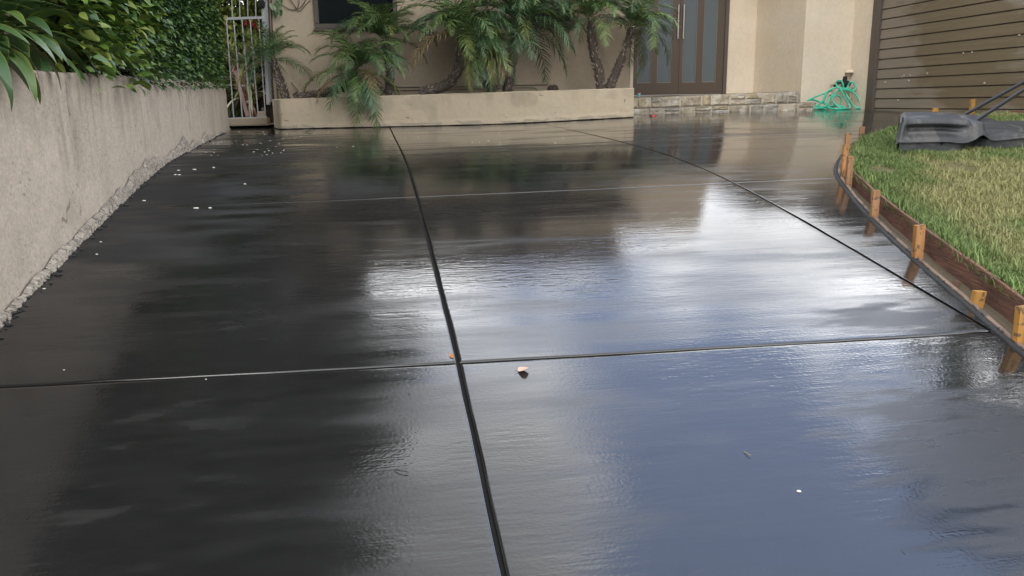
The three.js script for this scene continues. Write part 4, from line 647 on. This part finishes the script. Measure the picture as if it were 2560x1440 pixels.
{
  const woodTex = (a, seed) => tex(128, 256, (u, v) => { const f = fbm(u * 14 + seed, v * 3, 4), k = 0.75 + 0.6 * (f - 0.4), sp = fbm(u * 9 + seed, v * 18, 3); const c = ss(0.62, 0.7, sp) * 0.75; return [mix(a[0] * k, 0.05, c), mix(a[1] * k, 0.045, c), mix(a[2] * k, 0.04, c)]; }, { srgb: true, size: [0.12, 0.4] });
  const wm = [[0.42, 0.2, 0.07], [0.36, 0.19, 0.09], [0.5, 0.25, 0.06], [0.16, 0.09, 0.06]].map((a, i) => mat(0xffffff, 0.8, { map: woodTex(a, i * 5) }));
  // base pixel, top pixel, width and thickness in metres, distance beyond which the base is hidden
  const list = [
    [2152, 352, 2156, 317, 0.05, 0.022, 1, 'slim wooden stake where the form board bends towards the garage'],
    [2116, 392, 2121, 332, 0.045, 0.022, 1, 'tall thin wooden stake in the bend, on the garage side of the rough pair'],
    [2108, 447, 2115, 362, 0.04, 0.022, 0, 'rough wooden stake at the tightest part of the bend, behind another stake'],
    [2120, 468, 2126, 390, 0.042, 0.025, 1, 'wooden stake in front of a rougher stake at the bend'],
    [2184, 548, 2190, 475, 0.045, 0.028, 1, 'grey-topped wooden stake, next after the cluster at the bend'],
    [2293, 650, 2299, 562, 0.05, 0.03, 0, 'square orange wooden stake standing highest above the form board'],
    [2441, 765, 2449, 727, 0.052, 0.03, 2, 'short yellow stake spattered with black concrete'],
    [2550, 862, 2560, 765, 0.055, 0.03, 2, 'spattered orange stake at the end of the form board farthest from the house'],
    [2386, 722, 2394, 702, 0.032, 0.02, 3, 'little dark brown peg between the form board and the bender board'],
  ];
  list.forEach(([u, v, tu, tv, w, d, k, label]) => { const b = onGround(u, v, -0.01), t = atS(tu, tv, -b.z); const lowS = b.clone().add(b.clone().sub(t).normalize().multiplyScalar(0.1)); const g = bar(lowS, t, w, d, 0.003); const o = lone('wooden_stake', g, wm[k], label, 'stake', 'stakes along the form board'); void o; });
  for (const [u, tv, s, w, label] of [[2339, 270, 8.05, 0.06, 'leaning wooden stake behind the boxy end of the black plastic base'], [2432, 248, 8.45, 0.055, 'upright wooden stake behind the black plastic base and its struts']]) { const t = atS(u, tv, s), b = t.clone(); b.y = gy(t.x, s) - 0.1; b.x -= u === 2339 ? 0.03 : -0.01; lone('wooden_stake', bar(b, t, w, 0.03, 0.003), wm[2], label, 'stake', 'stakes along the form board'); }
}

// ------------------------------------------------------------------ black plastic base with two struts, lying on the lawn
{
  const d0 = dir(2240, 384); let sF = 4; while (d0.y * sF / -d0.z > lawnY(d0.x * sF / -d0.z, sF)) sF += 0.005; const x0 = d0.x * sF / -d0.z, y0 = lawnY(x0 + 0.4, sF + 0.1);
  const g = group('hoop_base', 'black moulded plastic base of a portable hoop lying on the lawn', 'plastic base', W(x0, y0, sF));
  const Ln = 1.75, Dp = 0.62, SQ = 1.36;
  const plastic = mat(0xffffff, 0.5, { map: tex(512, 512, (u, v) => { const f = fbm(u * 6, v * 6, 4, 6, 6), d = ss(0.55, 0.72, fbm(u * 11, v * 11, 4, 11, 11)), s = fbm(u * 90, v * 90, 2, 90, 90); const k = 0.034 + 0.02 * f + 0.012 * (s - 0.5); return [mix(k, 0.16, d * 0.4), mix(k * 1.05, 0.15, d * 0.4), mix(k * 1.16, 0.14, d * 0.4)]; }, { srgb: true, size: [0.9, 0.9] }), bumpMap: tex(256, 256, (u, v) => fbm(u * 50, v * 50, 3, 50, 50), { size: [0.4, 0.4] }), bumpScale: 0.0015 });
  g.rotation.y = -8 * D2R;
  const topH = (x0_) => { const x = x0_ * SQ; const a = 0.265 - 0.012 * ss(0.4, 0.8, x), b = 0.235 - 0.06 * ss(1.2, 1.7, x); return x < 0.86 ? mix(a, 0.215, ss(0.8, 0.86, x)) : mix(0.215, b, ss(0.86, 0.95, x)); };
  const seam = (x0_, x = x0_ * SQ) => 0.082 - 0.012 * ss(0.55, 0.72, x) * ss(0.86, 0.76, x) + 0.05 * Math.exp(-(((x - 0.96) / 0.07) ** 2)) + 0.022 * ss(1.0, 1.6, x);
  const N = 150, K = 44;
  const plan = (x, z) => mix(x, mix(0.5 * z, Ln - 0.5 * z, x / Ln), 1);   // narrower at the back
  const shell = gridGeo(N, K, (u, v) => {
    const x = u * Ln, t = topH(x), sm0 = seam(x), rec = ss(0.04, 0.08, x) * ss(0.62, 0.44, x), rec2 = ss(0.72, 0.78, x) * ss(1.74, 1.66, x), er = 0.02 * (1 - Math.min(ss(0, 0.03, x), ss(Ln, Ln - 0.03, x)));
    let y, z;
    if (v < 0.05) { y = sm0; z = mix(0.02, -0.006, v / 0.05); } else if (v < 0.1) { y = sm0 + 0.006 * (v - 0.05) / 0.05; z = -0.006; }
    else if (v < 0.6) { const k = (v - 0.1) / 0.5; y = mix(sm0 + 0.008, t - 0.03, k); z = 0.004 + rec * (0.05 * ss(0.12, 0.42, k) + 0.03 * ss(0.5, 0.62, k) - 0.07 * ss(0.72, 0.95, k)) + rec2 * (0.10 * ss(0.25, 0.5, k) + 0.07 * ss(0.6, 0.8, k)) + 0.02 * k; }
    else if (v < 0.72) { const k = (v - 0.6) / 0.12 * Math.PI / 2; y = t - 0.03 + 0.03 * Math.sin(k); z = 0.024 + rec * 0.01 + rec2 * 0.17 + 0.035 * (1 - Math.cos(k)); }
    else if (v < 0.94) { const k = (v - 0.72) / 0.22; y = t + 0.006 * Math.sin(k * 3.1); z = mix(0.059 + rec * 0.01 + rec2 * 0.17, Dp - 0.04, k); y += 0.045 * ss(0, 0.7, k); }
    else { const k = (v - 0.94) / 0.06; y = mix(t - 0.012, 0.0, k); z = mix(Dp - 0.02, Dp, k); }
    return new THREE.Vector3(plan(x, z) + 0.02 * (1 - u * 2) * ss(0.1, 0.3, y), y - er, -z - er);
  }, (q) => [q.x, q.y + q.z]);
  part(g, 'shell', shell, plastic);
  part(g, 'end_panel', gridGeo(14, 14, (u, v) => { const z = mix(0.004, Dp, u), y = v * 0.285; return new THREE.Vector3(plan(0, z) + 0.004 + 0.02 * ss(0.1, 0.3, y) + 0.012 * Math.sin(u * 3.14) * v, y, -z); }, (q) => [q.z, q.y]), plastic);
  part(g, 'skirt', gridGeo(N, 3, (u, v) => { const x = mix(0.035, Ln - 0.03, u), ar = Math.exp(-(((x - 0.69) / 0.08) ** 2)); return new THREE.Vector3(x, mix(-0.03, seam(x) + 0.002, v), -0.03 - 0.14 * ar); }, (q) => [q.x, q.y]), plastic);
  part(g, 'seam_flange', tube(Array.from({ length: 60 }, (_, i) => { const x = mix(0.0, Ln, i / 59); return new THREE.Vector3(x, seam(x) - 0.001, 0.005); }), 0.0042, 200, 6), plastic);
  const steel = mat(lin(0.02, 0.022, 0.026), 0.35);
  g.updateMatrixWorld(); const sp = (u, v, s) => g.worldToLocal(atS(u, v, s));
  part(g, 'strut', tube([sp(2352, 358, sF - 0.03), sp(2385, 338, sF + 0.02), sp(2455, 292, sF + 0.12), sp(2563, 222, sF + 0.25), sp(2680, 148, sF + 0.4)], 0.016, 40, 10), steel);
  part(g, 'strut', tube([sp(2388, 300, sF + 0.42), sp(2470, 254, sF + 0.5), sp(2563, 203, sF + 0.55), sp(2680, 140, sF + 0.6)], 0.016, 40, 10), steel);
}

// ------------------------------------------------------------------ hose, standpipe and wall vent by the garage
{
  const z = (x, y, ds = 0) => atS(1960 + x / 8, 160 + y / 8, 12.55 + ds);
  const pts = [[1190, 500, .1], [1182, 410, .08], [1140, 335, .1], [1085, 332, .12], [1040, 385, .16], [1100, 470, .1], [1300, 500, .06], [1390, 530, .06], [1432, 470, .06], [1400, 390, .08], [1330, 360, .1], [1290, 420, .14], [1240, 560, .12], [1300, 700, .02], [1380, 830, 0], [1470, 885, -.05], [1525, 860, -.03], [1500, 720, .02], [1420, 600, .04], [1300, 530, .05], [1180, 512, .03], [1050, 555, .0], [940, 660, -.03], [850, 820, -.08], [780, 870, -.12], [600, 885, -.1], [530, 850, 0], [650, 830, .08], [760, 760, .05], [830, 660, .02], [860, 560, .02], [960, 500, .0], [1090, 470, -.03], [1160, 560, -.06], [1220, 680, -.08], [1290, 800, -.1], [1318, 875, -.13], [1200, 903, -.17], [1000, 905, -.2], [885, 870, -.16], [950, 838, -.06], [1100, 838, -.02], [1210, 868, -.08], [1150, 885, -.12], [1050, 830, -.07], [980, 760, -.05], [965, 690, -.03], [1040, 625, -.02], [1130, 670, -.01], [1140, 760, .0], [1080, 830, .02], [930, 870, .04], [700, 850, .06], [560, 865, .04], [640, 893, -.06], [860, 895, -.1], [900, 850, .0], [820, 800, .03], [800, 690, .05], [880, 560, .06], [960, 520, .06], [830, 580, .05], [600, 670, .04], [470, 735, .02], [540, 712, .05], [740, 765, .08], [870, 800, .1]];
  const P = pts.map(([x, y, d]) => { const q = z(x, y, d); q.y = Math.max(q.y, gy(q.x, -q.z) + 0.014); return q; });
  const hm = phys(lin(0.06, 0.52, 0.35), 0.38, {});
  const h = lone('garden_hose', new THREE.TubeGeometry(new THREE.CatmullRomCurve3(P, false, 'centripetal'), 900, 0.0145, 8), hm, 'tangled turquoise green garden hose heaped against the wall by the garage', 'hose'); void h;
  const s = group('backflow_standpipe', 'tan backflow pipework with a black cover standing under the hose', 'pipework');
  const pm = mat(lin(0.5, 0.42, 0.31), 0.6), zz = (x, y) => z(x, y, 0.22);
  part(s, 'riser', tube([zz(945, 860), zz(945, 600), zz(950, 420), zz(975, 400)], 0.019, 24, 8), pm);
  part(s, 'cross_pipe', tube([zz(975, 402), zz(1080, 402), zz(1150, 410)], 0.018, 12, 8), pm);
  part(s, 'elbow', new THREE.SphereGeometry(0.026, 10, 8).translate(...zz(950, 415).toArray()), pm); part(s, 'elbow', new THREE.SphereGeometry(0.026, 10, 8).translate(...zz(925, 610).toArray()), pm);
  part(s, 'riser', tube([zz(1325, 880), zz(1325, 640), zz(1335, 480), zz(1380, 460), zz(1440, 465)], 0.017, 24, 8), pm);
  part(s, 'drop_pipe', tube([zz(1335, 500), zz(1380, 750)], 0.016, 6, 8), pm);
  part(s, 'valve_body', new THREE.SphereGeometry(0.075, 16, 12).scale(1.25, 0.8, 0.8).translate(...zz(1235, 400).toArray()), M.black);
  part(s, 'valve_cap', new THREE.CylinderGeometry(0.03, 0.04, 0.09, 12).translate(...zz(1218, 300).toArray()), M.black);
  part(s, 'valve_arm', tube([zz(1000, 440), zz(1100, 380), zz(1200, 400)], 0.024, 8, 8), M.black);
  part(s, 'warning_tag', bar(zz(1295, 440).add(new THREE.Vector3(0, 0, 0.08)), zz(1345, 405).add(new THREE.Vector3(0, 0, 0.08)), 0.05, 0.004), mat(lin(0.75, 0.7, 0.68), 0.6)); part(s, 'tag_stripe', bar(zz(1310, 440).add(new THREE.Vector3(0, 0, 0.086)), zz(1345, 415).add(new THREE.Vector3(0, 0, 0.086)), 0.014, 0.004), mat(lin(0.6, 0.03, 0.05), 0.6));
  const v = group('wall_vent', 'small beige hooded vent on the wall above the hose', 'vent');
  const c = atS(2124, 181, HS - 0.06);
  part(v, 'hood', new THREE.SphereGeometry(0.075, 16, 10, 0, 6.28, 0, 1.7).scale(1, 0.62, 0.9).translate(c.x, c.y, c.z), M.stuccoPale); part(v, 'mount_plate', new RoundedBoxGeometry(0.12, 0.1, 0.012, 2, 0.004).translate(c.x, c.y + 0.01, -HS + 0.01), M.stuccoPale);
  part(v, 'conduit', tube([new THREE.Vector3(c.x - 0.055, c.y - 0.01, -HS + 0.02), new THREE.Vector3(c.x - 0.055, c.y - 0.13, -HS + 0.02)], 0.007, 4, 6), pm);
}

// ------------------------------------------------------------------ litter
{
  const r = rnd(303);
  const dry = (name, label, u, v, L, w, col, turn, lift = 0.004) => { const p = onGround(u, v); const g = group(name, label, 'leaf', p.setY(p.y + lift)); const o = part(g, 'leaf_blade', blade(L, w, { seg: 8, fold: 0.3, droop: -0.45, base: 0.3, twist: 0.25 }), mat(col, 0.7)); o.rotation.y = turn; part(g, 'leaf_stalk', tube([new THREE.Vector3(-Math.cos(turn) * L * 0.35, 0.004, Math.sin(turn) * L * 0.35), new THREE.Vector3()], 0.001, 4, 4), mat(lin(0.1, 0.06, 0.04), 0.8)); return g; };
  dry('fallen_leaf', 'curled pale pink-brown leaf on the wet slab beside the joint crossing', 1296, 932, 0.042, 0.042, lin(0.72, 0.46, 0.36), 0.15);
  dry('fallen_leaf', 'narrow orange-brown leaf caught in the long joint', 1132, 897, 0.04, 0.013, lin(0.4, 0.17, 0.05), 1.75, 0.002);
  dry('fallen_leaf', 'pale yellow-green leaf in front of the planter', 762, 331, 0.11, 0.06, lin(0.5, 0.5, 0.26), 0.1);
  dry('fallen_leaf', 'small tan leaf near the foot of the retaining wall', 22, 812, 0.022, 0.014, lin(0.4, 0.28, 0.14), 2.2);
  const tw = (label, u, v, a, L, col) => { const p = onGround(u, v); lone('twig', tube([p.clone().add(new THREE.Vector3(-Math.cos(a) * L, 0.004, Math.sin(a) * L)), p.clone().add(new THREE.Vector3(0, 0.006, 0.003)), p.clone().add(new THREE.Vector3(Math.cos(a) * L, 0.004, -Math.sin(a) * L))], 0.0012, 8, 5), mat(col, 0.8), label, 'twig'); };
  tw('short yellowish twig on the blue-grey slab', 1868, 1138, 1.9, 0.014, lin(0.35, 0.27, 0.12)); tw('dark curved twig on the slab by the long joint', 1003, 1182, -0.5, 0.022, lin(0.02, 0.02, 0.018)); tw('tiny dark twig near the joint crossing', 1022, 986, 1.0, 0.006, lin(0.02, 0.02, 0.018));
  // petals
  const pet = []; const add = (u, v, z) => { const p = onGround(u, v); const q = new THREE.SphereGeometry(z, 6, 4); q.scale(1 + 0.6 * r(), 0.45, 1 + 0.4 * r()); q.translate(p.x, p.y + z * 0.3, p.z); pet.push(q); };
  for (const [u, v, z] of [[490, 522, .012], [525, 521, .010], [252, 606, .006], [242, 637, .006], [172, 628, .006], [114, 684, .005], [110, 723, .006], [612, 461, .009], [438, 438, .011], [448, 438, .01], [446, 427, .01], [486, 425, .012], [534, 420, .011], [360, 503, .009], [515, 950, .003], [160, 926, .003], [1997, 1230, .005]]) add(u, v, z);
  for (let i = 0; i < 46; i++) add(mix(470, 720, r()), 330 + 60 * r() ** 1.3, 0.004 + 0.004 * r());
  for (let i = 0; i < 26; i++) add(mix(640, 1500, r()), mix(326, 372, r()), 0.003 + 0.004 * r());
  const po = lone('fallen_petals', bare(pet), mat(lin(0.72, 0.68, 0.6), 0.7), 'small white petals scattered over the black concrete', 'petals'); po.userData.kind = 'stuff';
  const pc = onGround(1632, 290), fl = group('red_wrapper', 'crumpled red scrap at the foot of the stone steps', 'litter', pc); for (let i = 0; i < 7; i++) { const o = part(fl, 'fold', blade(0.07, 0.05, { seg: 3, droop: 1 }), mat(lin(0.7, 0.05, 0.05), 0.5)); o.rotation.set(0, r() * 6.28, 0.3 * r(), 'YXZ'); o.position.y = 0.012; }
  const bc = atS(1590, 241, 13.1), bl = group('blue_cup', 'small blue and red paper scrap on the porch beside the planter', 'litter', new THREE.Vector3(bc.x + 0.05, 0.06 + EYE, bc.z)); part(bl, 'cup', new THREE.CylinderGeometry(0.028, 0.022, 0.05, 12, 1, true).translate(0, 0.026, 0), mat(lin(0.2, 0.55, 0.68), 0.5)); part(bl, 'lid', new THREE.CylinderGeometry(0.03, 0.03, 0.012, 12).translate(0.01, 0.06, 0), mat(lin(0.5, 0.06, 0.1), 0.5));
}

// ------------------------------------------------------------------ trees outside the frame that the wet slabs mirror
function tree(label, x, s, y0, hgt, R, seed, dens = 1) {
  const r = rnd(seed), g = group('garden_tree', label, 'tree', W(x, y0, s), 'trees around the yard'); const br = [], list = [];
  const leaf = (() => { const q = []; for (let i = 0; i < 7; i++) { const b = blade(0.2 + 0.1 * r(), 0.09, { seg: 2, droop: 0.7 }); b.rotateZ(r() * 2.4 - 1.2); b.rotateY(r() * 6.28); b.translate((r() - 0.5) * 0.25, (r() - 0.5) * 0.25, (r() - 0.5) * 0.25); q.push(b); } return bare(q); })();
  br.push(tube([new THREE.Vector3(), new THREE.Vector3(0.1, hgt * 0.3, -0.1), new THREE.Vector3(-0.1, hgt * 0.75, 0.1)], 0.14, 12, 8));
  for (let k = 0; k < 46; k++) {
    const a = r() * 6.28, e = r(), cy = hgt * (0.36 + 0.58 * e), rr = R * Math.sqrt(clamp(1 - ((e - 0.4) / 0.66) ** 2)) * (0.45 + 0.55 * Math.sqrt(r())), c = new THREE.Vector3(Math.cos(a) * rr, cy, Math.sin(a) * rr), cl = R * (0.2 + 0.14 * r());
    br.push(tube([new THREE.Vector3(0, cy * 0.72, 0), c.clone().multiplyScalar(0.6).setY(cy * 0.9), c], 0.035, 8, 5));
    for (let i = 0; i < 95 * dens; i++) { const o = new THREE.Vector3(r() - 0.5, r() - 0.5, r() - 0.5).normalize().multiplyScalar(cl * (0.35 + 0.75 * r())); o.y *= 0.75; list.push(leafMatrix(c.clone().add(o), new THREE.Vector3(r() - 0.5, r() - 0.5, r() - 0.5), r() * 6, 1 + 0.6 * r())); }
  }
  part(g, 'trunk', bare(br), mat(lin(0.09, 0.07, 0.05), 0.95)); foliage(g, 'crown', leaf, M.leafTree, list, PAL.tree, r);
}
tree('large dark tree behind the gate, mirrored in the driveway', -4.6, 15.5, -0.3, 12.5, 4.6, 501, 2);
tree('bushy tree rising over the garden gate', -2.9, 20, -0.3, 10, 3.2, 507, 2);
tree('spreading tree in the bed behind the clipped hedge', -5.0, 8.0, 0.2, 11.5, 4.0, 502, 2.2);
tree('tree overhanging the near end of the retaining wall', -5.4, 2.6, 0.1, 9.5, 3.4, 503, 1);
tree('dense street tree across the road, facing the long joint', -3.5, -15, -2.6, 10.5, 4, 505, 1.3);
tree('wide street tree across the road, facing the doors', 4.5, -16, -2.6, 10, 4, 506, 1.3);
tree('slender tree behind the garage roof', 15.5, 13.0, -0.3, 14.5, 2.6, 504, 0.28);

scene.traverse((o) => { if (o.isMesh) { o.castShadow = true; o.receiveShadow = true; } });
renderer.render(scene, camera);
